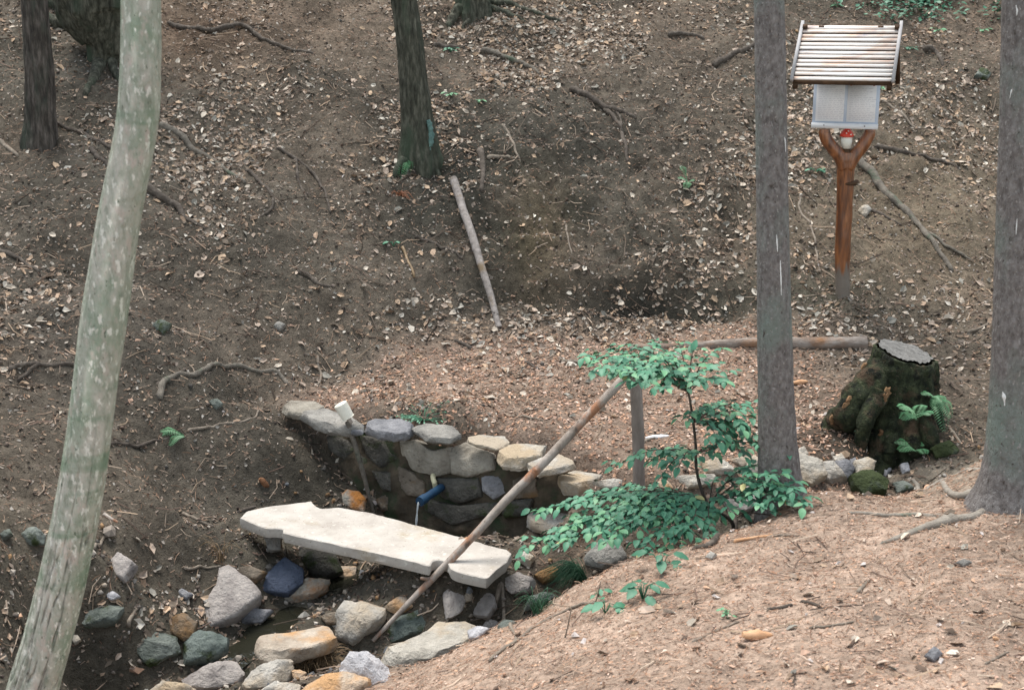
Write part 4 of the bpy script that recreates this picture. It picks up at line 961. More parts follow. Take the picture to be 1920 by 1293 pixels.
def patch_on(e, u, v, wpx, hpx, m, y, seed, name, wid):
    """thin irregular crust lying on a stem: follows its curvature"""
    r_ = wid; c0 = at_y(u, v, y); px = scale_px(c0); V = []; Fc = []
    n1, n2 = 10, 14
    for i in range(n2):
        for j in range(n1):
            a = (i / (n2 - 1) - .5) * 2; b = (j / (n1 - 1) - .5) * 2
            k = max(0, 1 - a * a) ** .5 * (1 + .35 * math.sin(a * 9 + seed))
            x_ = b * k * wpx * px / 2; z_ = a * hpx * px / 2
            off = math.sqrt(max(r_ * r_ - min(abs(x_), r_ * .95) ** 2, 0)) 
            V.append((c0[0] + x_, c0[1] - off - .004 * (1 - b * b), c0[2] + z_))
    for i in range(n2 - 1):
        for j in range(n1 - 1): Fc.append((i * n1 + j, i * n1 + j + 1, (i + 1) * n1 + j + 1, (i + 1) * n1 + j))
    obj(name, V, Fc, m, parent=e)

tree('dark_tree', 'dark rough-barked trunk at the upper left beside the pale one', [(74, 285, 66), (74, 262, 60), (76, 230, 54), (75, 160, 52), (70, 80, 49), (64, 0, 46), (60, -80, 45)], M['bark_dark'], lean=.0, amp=.07, ks=5, kz=5, seed=12, flare=(.14, .10, 5))
tree('overhanging_tree', 'huge dark tree base with washed-out roots behind the pale trunk', [(196, 120, 60), (198, 100, 64), (200, 80, 78), (190, 50, 110), (182, 25, 136), (180, 0, 150), (180, -80, 140)], M['bark_green'], lean=0, amp=.08, ks=4, kz=4, seed=15, flare=(.1, .2, 4),
     roots=[([(195, 85), (186, 120), (176, 150), (160, 180)], 17, 5), ([(205, 90), (212, 125), (222, 150)], 14, 5), ([(170, 40), (130, 48), (92, 40), (60, 25)], 17, 9), ([(170, 20), (120, 15), (85, 12)], 24, 16)])
tree('mid_slope_tree', 'green-tinged dark trunk standing midway up the slope with a fern at its foot', [(788, 318, 72), (786, 295, 72), (785, 265, 66), (781, 220, 58), (775, 150, 52), (766, 60, 48), (757, 0, 46), (750, -60, 45)], M['bark_green'], amp=.06, ks=6, kz=5, seed=22, flare=(.22, .12, 5),
     roots=[([(806, 290), (812, 312), (822, 330)], 12, 5), ([(758, 300), (748, 318), (742, 330)], 11, 5)])
ut = tree('upper_slope_tree', 'tree base with spreading mossy roots at the top centre', [(888, 26, 62), (888, 10, 56), (888, -20, 50), (888, -90, 46)], M['bark_green'], amp=.06, ks=6, kz=5, seed=25, flare=(.3, .14, 5),
     roots=[([(868, 15), (850, 35), (838, 50)], 12, 5), ([(905, 12), (930, 20), (960, 32), (985, 42)], 9, 3), ([(915, 0), (960, 10), (1010, 28), (1048, 40)], 7, 3), ([(880, 22), (878, 40), (868, 55)], 8, 3)])
sp1 = tree('spruce_tree', 'straight grey spruce trunk with a white resin streak, rising through the sapling leaves', [(1468, 950, 96), (1464, 925, 86), (1461, 880, 76), (1458, 820, 70), (1454, 700, 65), (1450, 500, 60), (1447, 300, 58), (1444, 100, 57), (1442, 0, 56), (1440, -100, 55)], M['bark_spruce'], y0=None, amp=.03, ks=7, kz=14, seed=31, lump=.012, flare=(.10, .12, 5), n=240,
     roots=[([(1440, 955), (1412, 978), (1375, 990), (1345, 1012), (1300, 1030)], 12, 4)], rootmat=M['root'])
sp2 = tree('spruce_tree', 'brown-grey spruce trunk cut by the right photo edge, with broad root flare', [(1898, 962, 176), (1900, 940, 152), (1903, 910, 132), (1906, 860, 116), (1908, 780, 104), (1911, 650, 97), (1916, 400, 90), (1920, 200, 86), (1922, 0, 82), (1923, -100, 80)], M['bark_spruce'], amp=.03, ks=7, kz=14, seed=36, lump=.012, flare=(.10, .12, 5), n=240, rootmat=M['root_worn'],
     roots=[([(1850, 958), (1820, 972), (1790, 972), (1745, 968), (1690, 968), (1640, 966), (1590, 962)], 8, 3), ([(1792, 975), (1760, 985), (1725, 995), (1690, 1008), (1650, 1020)], 12, 4), ([(1832, 925), (1780, 922), (1720, 918), (1680, 928)], 7, 3), ([(1838, 880), (1795, 890), (1760, 905), (1725, 925)], 5, 3)])

def streak(e, pts, m, stem_r, y, name):
    P = []
    for a, b, wpx in pts:
        c0 = at_y(a, b, y); P.append((c0, wpx * scale_px(c0) / 2))
    path = np.array([p for p, _ in P]); rr = np.array([q for _, q in P])
    path = catmull(path, 30); rr = np.interp(np.linspace(0, 1, 30), np.linspace(0, 1, len(P)), rr)
    V, Fc = tube(path, rr, 8, amp=.5, nsc=60, seed=3); obj(name, V, Fc, m, parent=e)
def stem_front(e, u, v):
    """y of the front surface of a trunk at that pixel, by ray on its mesh"""
    o = [c_ for c_ in e.children if c_.name.startswith('trunk')][0]
    d = Vector(ray(u, v)).normalized(); org = Vector(CAM) - Vector(e['_b'])
    ok, loc, nn, idx = o.ray_cast(org, d)
    return (loc.y + e['_b'][1]) if ok else None
bpy.context.view_layer.update()
for e, pts in ((sp1, [(1456, 440, 1.5), (1457, 455, 3), (1458, 472, 1)]), (sp1, [(1463, 488, 1), (1464, 515, 3), (1465, 558, 1)]), (sp1, [(1470, 255, 1), (1472, 265, 3), (1473, 285, 1)]), (sp2, [(1880, 735, 3), (1883, 745, 7), (1884, 760, 3)]), (sp2, [(1893, 185, 1), (1896, 172, 3), (1899, 165, 1)]), (sp2, [(1905, 440, 1), (1906, 425, 3), (1907, 410, 1)]), (sp2, [(1905, 10, 3), (1907, 20, 4), (1907, 30, 2)])):
    ys = [stem_front(e, a, b) for a, b, _ in pts]; ys = [q for q in ys if q]
    if ys: streak(e, pts, M['resin'], 0, float(np.mean(ys)), 'resin_streak')
for e, u0, v0 in [(bt, 0, 0)]:
    pass
# turquoise lichen down the mid tree's right root
mt = [o for o in bpy.data.objects if o.name == 'mid_slope_tree'][0]
pts = [(803, 225, 8), (808, 245, 10), (808, 265, 10), (803, 280, 12), (795, 298, 14)]
ys = [stem_front(mt, a, b) for a, b, _ in pts]; ys = [q for q in ys if q]
if ys: streak(mt, pts, M['lichen'], 0, float(np.mean(ys)) + .010, 'lichen_patch')

# ------------------------------------------------------------------ stump
def stump():
    G = hit(1690, 850); y0 = G[1] + .14
    px = [(1678, 870, 205), (1680, 845, 196), (1682, 820, 178), (1684, 790, 150), (1688, 755, 134), (1690, 720, 126), (1693, 690, 118), (1696, 662, 108), (1698, 655, 104)]
    path = np.array([at_y(a, b, y0) for a, b, _ in px]); rad = np.array([c_ * scale_px(p) / 2 for (_, _, c_), p in zip(px, path)])
    n = 70; T = np.linspace(0, 1, len(px)); t2 = np.linspace(0, 1, n)
    path = np.stack([np.interp(t2, T, path[:, k]) for k in range(3)], -1); rad = np.interp(t2, T, rad)
    base = path[0].copy()
    e = empty('tree_stump', base, 'mossy dark tree stump with a grey cut top and orange rotten patches', 'stump')
    def rid(th, t, V):
        zz = (V[..., 2] - base[2])
        fl = np.exp(-zz / .22)
        q = np.stack([np.cos(th) * 2.4 + 0 * zz, np.sin(th) * 2.4 + 0 * zz, zz * 2.5], -1)
        bumps = 1 - 2 * np.abs(fbm(q, 3, 8))
        return fl * .22 * np.cos(th * 6 + .6) + .09 * bumps + .05 * fbm(V * 16, 3, 4) + .025 * fbm(V * 40, 2, 6)
    V, Fc = tube(path, rad, 110, amp=0, ridges=rid, caps=False)
    # slanted cut: right side lower, toward the viewer slightly lower
    top = path[-1][2]
    lim = top - (V[:, 0] - path[-1][0]) * .22 + (V[:, 1] - path[-1][1]) * .16 - .015
    V[:, 2] = np.minimum(V[:, 2], lim)
    obj('trunk', V, Fc, M['moss'], parent=e)
    # cut face
    ring = V[-110:]; c_ = ring.mean(0); V2 = [c_ + np.array([0, 0, .004])]
    for s in (.35, .7, .93): V2 += [c_ + (p - c_) * s + np.array([0, 0, .006 + .006 * random.random()]) for p in ring]
    V2 = np.array(V2); F2 = [(0, 1 + j, 1 + (j + 1) % 110) for j in range(110)]
    for k in range(2):
        for j in range(110): a = 1 + k * 110 + j; b = 1 + k * 110 + (j + 1) % 110; F2.append((a, a + 110, b + 110, b))
    obj('cut_top', V2, F2, M['wood_end'], parent=e)
    # big left root buttress
    P = [at_y(1668, 668, y0 - .0), at_y(1634, 722, y0 - .06), at_y(1596, 772, y0 - .10), hit(1566, 798) + np.array([0, 0, .0]), hit(1545, 815) - np.array([0, 0, .06])]
    Vb, Fb = tube(catmull(P, 40), np.interp(np.linspace(0, 1, 40), [0, .4, .75, 1], [.06, .085, .064, .03]), 40, amp=.24, nsc=14, seed=5)
    obj('root', Vb, Fb, M['moss'], parent=e)
    for pts in ([(1645, 735), (1622, 795), (1612, 832)], [(1672, 800), (1668, 840), (1664, 872)], [(1730, 790), (1745, 820), (1752, 835)], [(1705, 800), (1712, 835), (1718, 850)]):
        P = [at_y(pts[0][0], pts[0][1], y0 - .12), at_y(pts[1][0], pts[1][1], y0 - .2), hit(*pts[2]) - np.array([0, 0, .03])]
        Vb, Fb = tube(catmull(P, 24), np.linspace(.05, .028, 24), 20, amp=.25, nsc=18, seed=int(pts[0][0])); obj('root', Vb, Fb, M['moss'], parent=e)
    # rotten orange patches
    o = [c for c in e.children if c.name.startswith('trunk')][0]; bpy.context.view_layer.update()
    for (u, v, s) in [(1664, 737, 11), (1747, 664, 9), (1622, 688, 8), (1593, 752, 9), (1585, 762, 7), (1562, 786, 10), (1653, 815, 8), (1660, 745, 8)]:
        d = Vector(ray(u, v)).normalized(); hitp = None
        for ch in e.children:
            ok, loc, nn, ix = ch.ray_cast(Vector(CAM) - Vector(e['_b']), d)
            if ok and (hitp is None or loc.y < hitp.y): hitp = loc
        if hitp is None: continue
        c0 = np.array(hitp) + np.array(e['_b']); r_ = s * scale_px(c0)
        th = np.linspace(0, 2 * math.pi, 14, endpoint=False)
        rj = np.random.RandomState(int(u)); kk = rj.uniform(.45, 1.35, 14); sh = .5 if u < 1600 else 0; ring = np.array([c0 + np.array([(math.cos(a) * .7 + math.sin(a) * sh) * r_ * q, .004, math.sin(a) * r_ * 1.1 * q]) for a, q in zip(th, kk)])
        V3, F3 = stone_mesh(ring, np.array([0, -1, .1]), 0.006, .03, int(u), rough=2.5, facets=2, N=20)
        obj('rotten_patch', V3, F3, M['rot'], parent=e, sharp=40)
stump()

# ------------------------------------------------------------------ roots and sticks
def ground_stick(name, pts, r0, r1, m, label, cat, group, lift=.35, segs=12, twigs=()):
    C_, rr = surf_path(pts, r0, r1, lift=lift, seed=pts[0][0] + pts[0][1])
    V, Fc = tube(C_, rr, segs, amp=.14, nsc=24, seed=int(pts[0][0]))
    e = obj(name, V, Fc, m, label=label, cat=cat, group=group)
    for tp, a, b in twigs:
        C2, r2 = surf_path(tp, a, b, lift=lift, seed=tp[0][0]); V, Fc = tube(C2, r2, 8, amp=.1, seed=int(tp[0][0])); obj('side_root' if 'root' in name else 'twig', V, Fc, m, parent=e)
    return e
RG = 'exposed roots crossing the slope'
for pts, a, b, mk, lb, tw in [
 ([(315, 45), (350, 56), (400, 60), (455, 50), (500, 78), (545, 95), (590, 104)], 6, 3, 'root', 'long root edging a small washed-out step right of the top of the pale trunk', [([(455, 50), (490, 55), (520, 60)], 3, 2)]),
 ([(303, 235), (335, 252), (365, 285), (395, 300), (420, 318), (460, 342)], 7, 3, 'root_grey', 'thick bent root starting beside the pale trunk at mid height', []),
 ([(272, 352), (300, 372), (335, 392), (350, 412), (385, 432)], 9, 3, 'root', 'short thick dark root emerging from behind the pale trunk', []),
 ([(105, 232), (150, 252), (200, 275), (215, 282)], 4, 3, 'root', 'thin straight root from the dark trunk down to the pale trunk', []),
 ([(170, 280), (190, 300), (212, 322)], 5, 4, 'root', 'stubby root just left of the pale trunk below the dark tree', []),
 ([(460, 320), (480, 335), (505, 362), (512, 385), (490, 408)], 4, 2, 'root', 'curved root bending back on itself at centre left', []),
 ([(520, 280), (555, 300), (590, 330), (610, 365), (620, 400)], 4, 2, 'root', 'dark root running steeply down the leaf-strewn slope', [([(555, 300), (560, 340), (575, 375)], 3, 2)]),
 ([(298, 748), (306, 722), (330, 705), (375, 700), (400, 686), (440, 690), (480, 697), (525, 702), (540, 722)], 6, 4, 'root_grey', 'long arched root bridging a hollow above the spring', []),
 ([(18, 694), (60, 684), (100, 688), (140, 684)], 5, 4, 'root', 'horizontal root left of the pale trunk', [([(75, 684), (55, 700), (35, 715)], 5, 3)]),
 ([(352, 808), (400, 803), (440, 795), (470, 785), (488, 772)], 3, 2, 'root_pale', 'thin pale root curving up to the left end of the wall', []),
 ([(205, 835), (240, 834), (280, 830), (318, 822)], 4, 2, 'root', 'thin root beside the small fern right of the pale trunk', []),
 ([(595, 668), (597, 690), (603, 705), (595, 722)], 3, 2, 'root_pale', 'short curved rootlet above the left wall end', []),
 ([(560, 510), (580, 520), (600, 535), (625, 540)], 5, 3, 'root', 'short dark root on the bare mid slope', []),
 ([(780, 445), (810, 455), (840, 468), (868, 488)], 4, 2, 'root', 'pale-topped root left of the grey leaning stick', []),
 ([(1072, 168), (1100, 182), (1125, 198), (1150, 205), (1190, 220)], 7, 4, 'root', 'thick forked root in the leaf-strewn upper slope', [([(1128, 198), (1148, 220), (1165, 245), (1172, 275), (1178, 305)], 5, 3), ([(1135, 200), (1160, 215), (1165, 240)], 3, 2)]),
 ([(1606, 288), (1640, 335), (1670, 372), (1710, 410), (1745, 450), (1785, 508)], 8, 4, 'root_grey', 'long diagonal root running down right of the sign post', [([(1720, 420), (1760, 450), (1825, 490)], 4, 2)]),
 ([(1640, 275), (1690, 285), (1740, 298), (1800, 318)], 5, 3, 'root', 'thin root running right from the forked post', []),
 ([(1635, 395), (1660, 408), (1690, 424)], 4, 2, 'root', 'short root beside the white stone on the clay slope', []),
 ([(1338, 125), (1370, 108), (1400, 95), (1440, 75)], 6, 4, 'root', 'dark root slanting up behind the grey spruce trunk', []),
 ([(1735, 95), (1755, 100), (1768, 125)], 7, 3, 'root', 'short bent root high on the slope right of the sign roof', []),
 ([(815, 85), (845, 90), (870, 92)], 5, 3, 'root', 'short mossy root below the top centre tree', []),
 ([(905, 95), (945, 108), (985, 125), (1010, 140)], 6, 3, 'root_grey', 'split root with a pale end on the upper slope', []),
 ([(1650, 190), (1690, 215), (1715, 240)], 3, 2, 'root_pale', 'fine rootlet arching to the right of the notice board', []),
 ([(1255, 66), (1290, 68), (1320, 74)], 5, 3, 'root', 'short horizontal root on the upper slope left of the spruce', []),
 ([(930, 1135), (945, 1150), (958, 1170), (968, 1200)], 5, 2, 'root_pale', 'pale curling root hanging over the bank rim', []),
 ([(900, 285), (905, 320), (903, 360)], 7, 4, 'root', 'dark root stub hanging in the eroded scarp', []),
 ([(940, 235), (955, 255), (965, 280), (975, 305)], 3, 2, 'root_pale', 'thin rootlet dangling in the eroded scarp', []),
 ([(0, 265), (15, 280), (32, 295)], 5, 3, 'root_pale', 'pale root at the left photo edge beside the dark trunk', []),
 ([(0, 475), (35, 488), (72, 510)], 6, 3, 'root', 'dark root at the left photo edge at mid height', []),
 ([(1505, 365), (1500, 395), (1520, 425), (1530, 470), (1535, 510)], 3, 1.5, 'root_pale', 'long thin rootlet trailing down left of the sign post', [])]:
    ground_stick('exposed_root', pts, a, b, M[mk], lb, 'root', RG, lift=.5, twigs=tw)
SG = 'fallen sticks on the ground'
for pts, a, b, mk, lb in [
 ([(345, 1068), (380, 1066), (415, 1062)], 3, 2, 'root_pale', 'pale straight stick lying left of the tip of the largest flat stone'),
 ([(343, 965), (370, 976), (398, 988)], 3.5, 2.5, 'root_pale', 'short straight stick on the slope left of the slab'),
 ([(175, 1030), (195, 1012), (218, 998)], 4, 2, 'root_pale', 'pale splinter touching the right side of the pale trunk'),
 ([(195, 968), (208, 975), (220, 983)], 3.5, 3, 'pole', 'short orange stick right of the pale trunk'),
 ([(240, 1175), (248, 1158), (255, 1148)], 5, 3, 'root_pale', 'light bark piece above the angular green-grey stone'),
 ([(1378, 1017), (1410, 1012), (1450, 1004)], 4, 3, 'chip', 'orange peeled stick on the bank under the spruce'),
 ([(1420, 1008), (1460, 1006), (1505, 1006)], 3, 2, 'root_pale', 'thin white twig right of the orange peeled stick'),
 ([(920, 1240), (965, 1205), (1020, 1165), (1080, 1140), (1140, 1128)], 4, 2, 'root_pale', 'long thin branch lying up the bank towards the small seedling'),
 ([(1300, 1202), (1340, 1185), (1385, 1168)], 4, 2, 'root_pale', 'brown twig pointing at the tiny green seedling'),
 ([(1520, 1178), (1560, 1173), (1600, 1168)], 3, 2, 'root_pale', 'grey twig on the middle of the bank'),
 ([(1440, 1145), (1465, 1142), (1485, 1136)], 4, 3, 'root', 'brown stick on the bank left of the dark bark strip'),
 ([(1500, 1130), (1520, 1134), (1540, 1138)], 4, 3, 'root', 'dark mossy bark strip on the bank'),
 ([(1610, 1112), (1622, 1098), (1632, 1088)], 4, 3, 'root_pale', 'short thick twig on the bank between the spruces'),
 ([(1850, 1245), (1870, 1235), (1888, 1225)], 3, 2, 'root_pale', 'thin twig at the lower right of the bank'),
 ([(1780, 805), (1790, 818), (1802, 832)], 3, 2, 'root_pale', 'thin stick right of the stump'),
 ([(860, 1000), (880, 988), (895, 980)], 4, 3, 'root', 'short stick at the far edge of the slab'),
 ([(1815, 625), (1835, 618), (1855, 608)], 4, 2, 'root_pale', 'pale stick left of the far right trunk'),
 ([(917, 297), (935, 299), (956, 298)], 4, 3, 'root_pale', 'white horizontal stick in the eroded scarp'),
 ([(1060, 420), (1065, 450), (1072, 480)], 2, 1.5, 'root_pale', 'thin pale stem in the middle of the scarp'),
 ([(755, 465), (765, 490), (775, 520)], 3.5, 2, 'drygrass', 'yellow stalk below the green sprig'),
 ([(1050, 678), (1085, 682), (1120, 690)], 4, 2, 'root_pale', 'flat splinter on the trodden platform'),
 ([(985, 680), (1000, 688), (1015, 695)], 3, 2, 'root', 'small dark twig on the trodden platform'),
 ([(855, 640), (870, 648), (885, 655)], 4, 3, 'root', 'dark bark piece below the leaning grey stick'),
 ([(1210, 830), (1240, 818), (1260, 808)], 3, 2, 'root_pale', 'pale twig right of the upright post'),
 ([(960, 780), (990, 785), (1020, 788)], 3, 1.5, 'root_pale', 'curved pale twig on the platform above the wall')]:
    ground_stick('fallen_stick', pts, a, b, M[mk], lb, 'stick', SG, lift=.7, segs=8)

# ------------------------------------------------------------------ poles, post, log
def pole(name, pts, rads, m, label, cat, knots=(), amp=.07, seed=1, group=None):
    P = catmull(np.array(pts), 70); rr = np.interp(np.linspace(0, 1, 70), np.linspace(0, 1, len(rads)), rads)
    wig = .006 * np.stack([vn(P * 5 + seed, 1), vn(P * 5 + seed, 2), vn(P * 5 + seed, 3)], -1); P = P + wig
    V, Fc = tube(P, rr, 18, amp=amp, nsc=26, seed=seed)
    o = obj(name, V, Fc, m, label=label, cat=cat, group=group, sharp=50)
    for t, dirv, l in knots:
        k = int(t * 69); q = P[k]; dirv = np.array(dirv, float); dirv /= np.linalg.norm(dirv)
        V, Fc = tube(np.array([q, q + dirv * (rr[k] + l * .6), q + dirv * (rr[k] + l)]), [rr[k] * .75, rr[k] * .5, rr[k] * .42], 10, amp=.1); obj('branch_stub', V, Fc, m, parent=o)
    return o
yp = 5.48
post_top = at_y(1192, 690, yp); gb_ = at_y(1196, 1045, yp)
pole('upright_post', [gb_ - [0, 0, .12], at_y(1197, 900, yp), post_top], [.029, .027, .026], M['post'], 'upright grey-brown post standing behind the sapling leaves', 'post', seed=3)
b0 = hit(704, 1205) + np.array([0, 0, .02])
t0 = at_y(1186, 692, yp - .05)
P_ = [b0 - (t0 - b0) * .01, b0 + (t0 - b0) * .25, b0 + (t0 - b0) * .5, b0 + (t0 - b0) * .75, t0 + (t0 - b0) * .0]
pole('leaning_pole', P_, [.008, .015, .018, .019, .0185], M['pole'], 'long peeled pole leaning from the upright post down across the slab', 'pole', knots=[(.225, (-.9, -.3, .25), .035), (.62, (.4, -.3, .6), .01)], seed=6)
s0 = hit(933, 603); s1 = hit(850, 345); s1 = s1 + np.array([0, 0, .03]) + np.array([0, -.03, 0])
sg = pole('leaning_stick', [s0 - (s1 - s0) * .04, s0 * .5 + s1 * .5 + np.array([0, -.06, .05]), s1], [.017, .024, .025], M['pole_grey'], 'bleached grey stick leaning against the eroded scarp', 'stick', seed=9)
l0 = hit(1182, 656); l1 = hit(1624, 652)
pole('fallen_log', [l0 + [0, 0, .012], (l0 + l1) / 2 + [0, 0, .03], l1 + [0, 0, .03]], [.019, .028, .036], M['log'], 'worn orange-brown log lying behind the sapling at the slope foot', 'log', seed=12)

# ------------------------------------------------------------------ dipper (cup on a stick)
yd = 6.02
d0 = hit(703, 935); d0 = at_y(703, 937, min(d0[1], wall_y(d0[0]) - .10)); d0[2] = min(d0[2], H(d0[0], d0[1]) - .01); d1 = at_y(652, 790, wall_y(-.78) - .13)
dip = empty('water_dipper', d0, 'white plastic cup upside down on a wooden stick by the wall', 'dipper')
P = catmull([d0, d0 * .5 + d1 * .5 + np.array([.006, 0, 0]), d1], 40); V, Fc = tube(P, np.linspace(.009, .014, 40), 12, amp=.1, nsc=40); obj('handle', V, Fc, M['root_grey'], parent=dip)
a0 = at_y(653, 783, d1[1]); a1 = at_y(638, 757, d1[1]); ax = (a1 - a0) / np.linalg.norm(a1 - a0)
prof = [(0, .004), (0, .030), (.02, .0325), (.03, .030), (.5, .032), (.96, .033), (1.0, .030), (1.0, .004)]
P = np.array([a0 + (a1 - a0) * t for t, _ in prof]); 
V, Fc = tube(np.array([a0 + ax * (t * np.linalg.norm(a1 - a0) + .0002 * k) for k, (t, _) in enumerate(prof)]), [r_ for _, r_ in prof], 28, amp=0); obj('cup', V, Fc, M['plastic'], parent=dip, sharp=35)
V, Fc = tube(np.array([a0 - ax * .03, a0 + ax * .004]), [.010, .013], 12, amp=.15); obj('joint', V, Fc, M['pole'], parent=dip)

# ------------------------------------------------------------------ pipe and water
def wall_pt(u, v, off): return at_plane(u, v, wp0 + wn * off, wnt)
q0 = wall_pt(812, 892, .02); q1 = wall_pt(817, 915, .03); q2 = wall_pt(819, 921, .045)
pp = empty('spring_pipe', wall_pt(819, 921, .02), 'dark blue plastic pipe with a pale hose end pouring spring water', 'pipe')
V, Fc = tube(catmull([q0 - wn * .05, q0, wall_pt(815, 905, .05), q1, q2], 30), np.full(30, .0125), 16, amp=.03); obj('hose', V, Fc, M['hose'], parent=pp)
e0 = wall_pt(822, 917, .06); e1 = at_y(787, 940, e0[1] - .14)
dr = (e1 - e0) / np.linalg.norm(e1 - e0); L0 = np.linalg.norm(e1 - e0)
V, Fc = tube(np.array([e0 - dr * .03, e0, e0 + dr * L0 * .7, e0 + dr * L0 * .72, e1, e1 + dr * .0005, e1 - dr * .03]), [.018, .020, .020, .023, .023, .017, .016], 24, amp=0); obj('pipe', V, Fc, M['pipe'], parent=pp, sharp=35)
zw = -0.86; J = []
for t in np.linspace(0, 1, 30): J.append(e1 + dr * .01 + np.array([-.02 * t, -.02 * t, -(e1[2] - zw) * t ** 1.6]))
V, Fc = tube(np.array(J), .0045 + .002 * np.sin(np.linspace(0, 16, 30)) * np.linspace(.2, 1, 30), 10, amp=.35, nsc=60)
obj('water_jet', V, Fc, M['jet'], label='thin bright stream of water falling from the blue pipe', cat='water jet')

# ------------------------------------------------------------------ sign
def sign():
    G = hit(1580, 556); yb = G[1]
    e = empty('information_sign', G, 'wooden forked-post notice stand with two written pages under a slatted roof', 'sign')
    f3 = lambda u, v: at_y(u, v, yb)
    px = scale_px(f3(1585, 300))
    P = [f3(1579, 575) - [0, 0, .05], f3(1580, 540), f3(1580, 470), f3(1583, 400), f3(1585, 340), f3(1586, 300), f3(1587, 285)]
    rr = np.array([13, 14, 14.5, 15, 16, 18, 17]) * px
    C_ = catmull(P, 80); r2 = np.interp(np.linspace(0, 1, 80), np.linspace(0, 1, 7), rr)
    # the foot of the post is bare weathered wood below the varnish
    mp_ = M['varnish'].copy(); mp_.name = 'varnished_post_with_bare_foot'; t_ = mp_.node_tree; b_ = t_.nodes['Principled BSDF']; src = b_.inputs['Base Color'].links[0].from_socket
    ge = t_.nodes.new('ShaderNodeNewGeometry'); sx = t_.nodes.new('ShaderNodeSeparateXYZ'); t_.links.new(ge.outputs['Position'], sx.inputs[0])
    nz_ = t_.nodes.new('ShaderNodeTexNoise'); nz_.inputs['Scale'].default_value = 30; mpp = t_.nodes.new('ShaderNodeMapping'); mpp.inputs['Scale'].default_value = (1.5, 1.5, .15); t_.links.new(ge.outputs['Position'], mpp.inputs[0]); t_.links.new(mpp.outputs[0], nz_.inputs['Vector'])
    ma = t_.nodes.new('ShaderNodeMath'); ma.operation = 'MULTIPLY_ADD'; ma.inputs[1].default_value = -.30; t_.links.new(nz_.outputs['Fac'], ma.inputs[0]); t_.links.new(sx.outputs['Z'], ma.inputs[2])
    zl = f3(1580, 498)[2] - .15; mr_ = t_.nodes.new('ShaderNodeMapRange'); mr_.inputs['From Min'].default_value = zl + .02; mr_.inputs['From Max'].default_value = zl - .05; t_.links.new(ma.outputs[0], mr_.inputs[0])
    mx_ = t_.nodes.new('ShaderNodeMix'); mx_.data_type = 'RGBA'; t_.links.new(mr_.outputs[0], mx_.inputs[0]); t_.links.new(src, mx_.inputs[6]); mx_.inputs[7].default_value = rgb(.17, .145, .125); t_.links.new(mx_.outputs[2], b_.inputs['Base Color'])
    V, Fc = tube(C_, r2, 28, amp=.05, nsc=14, seed=3); obj('post', V, Fc, mp_, parent=e)
    for pts in ([(1584, 316), (1575, 294), (1561, 277), (1550, 262), (1546, 250), (1546, 246), (1546, 242)], [(1588, 316), (1601, 294), (1615, 277), (1625, 262), (1630, 252), (1631, 247), (1631, 242)]):
        A = catmull([at_y(a, b, yb - (.015 if b > 230 else 0.0)) for a, b in pts], 50); V, Fc = tube(A, np.interp(np.linspace(0, 1, 50), [0, .3, 1], [12.5 * px, 12 * px, 9.5 * px]), 22, amp=.05, nsc=14, seed=int(pts[0][0])); obj('fork_arm', V, Fc, M['varnish'], parent=e)
    k0 = f3(1588, 343); V, Fc = tube(np.array([k0 + [-.02, -.040, 0], k0 + [.005, -.050, .0], k0 + [.032, -.040, .003], k0 + [.052, -.012, .010]]), [.006, .010, .013, .010], 12, amp=.2); obj('knot', V, Fc, M['slat_dark'], parent=e)
    # frame of the upper works, turned a little
    th = R(20); r_ = np.array([math.cos(th), -math.sin(th), 0]); fr = np.array([-math.sin(th), -math.cos(th), 0]); up = np.array([0, 0, 1.0]); AX = np.array([r_, fr, up])
    O = f3(1588, 195) + fr * .05
    L = lambda a, b, c: O + r_ * a + fr * b + up * c
    pz = px
    hw = 57 * pz / math.cos(th) * .98; zt = 60 * pz; zb = -42 * pz
    # board behind
    V, Fc = box(L(0, 0, (zt + zb) / 2), hw, .008, (zt - zb) / 2, AX); obj('board', V, Fc, M['board'], parent=e)
    V, Fc = box(L(0, .012, zb + .010), hw + .002, .014, .014, AX); obj('sill', V, Fc, M['sill'], parent=e)
    for k, s in enumerate((-1, 1)):
        cx = s * hw * .475; pw = hw * .43; z1 = zt - .05; z0 = zb + .032
        V, Fc = box(L(cx, .0105, (z0 + z1) / 2), pw, .0015, (z1 - z0) / 2, AX); pg = obj('page', V, Fc, M['page'], parent=e)
        rr_ = np.random.RandomState(k + 5); VV = []; FF = []; RV = []; RF = []
        z = z1 - .022; line = 0
        while z > z0 + .012:
            x = -pw * .84; xe = pw * (.86 if rr_.rand() > .25 else rr_.uniform(.1, .7))
            if line == 0 and k == 1: x = -pw * .45; xe = pw * .6
            while x < xe:
                wl = rr_.uniform(.008, .026); n = max(2, int(wl / .0045))
                for q in range(n):
                    xa = x + q * wl / n; h1, h2 = rr_.uniform(-.0014, .0022, 2)
                    b0 = len(VV); tk = .0007 if line else .0016
                    for (xx, zz) in ((xa, z + h1 - tk), (xa + wl / n * .9, z + h2 - tk), (xa + wl / n * .9, z + h2 + tk), (xa, z + h1 + tk)): VV.append(L(cx + xx, .0135, zz))
                    FF.append((b0, b0 + 1, b0 + 2, b0 + 3))
                x += wl + .006
            z -= .0098 if line else .018; line += 1
        o = obj('handwriting', VV, FF, M['ink'], parent=e); 
        o.parent = pg
        if k == 1:
            for sx in (-.8, .8):
                VV = []; FF = []
                for q in range(6):
                    a = q * 1.05; VV.append(L(cx + pw * sx + .007 * math.cos(a), .0137, z1 - .02 + .007 * math.sin(a)))
                o = obj('red_ornament', VV, [tuple(range(6))], M['ink_red'], parent=e); o.parent = pg
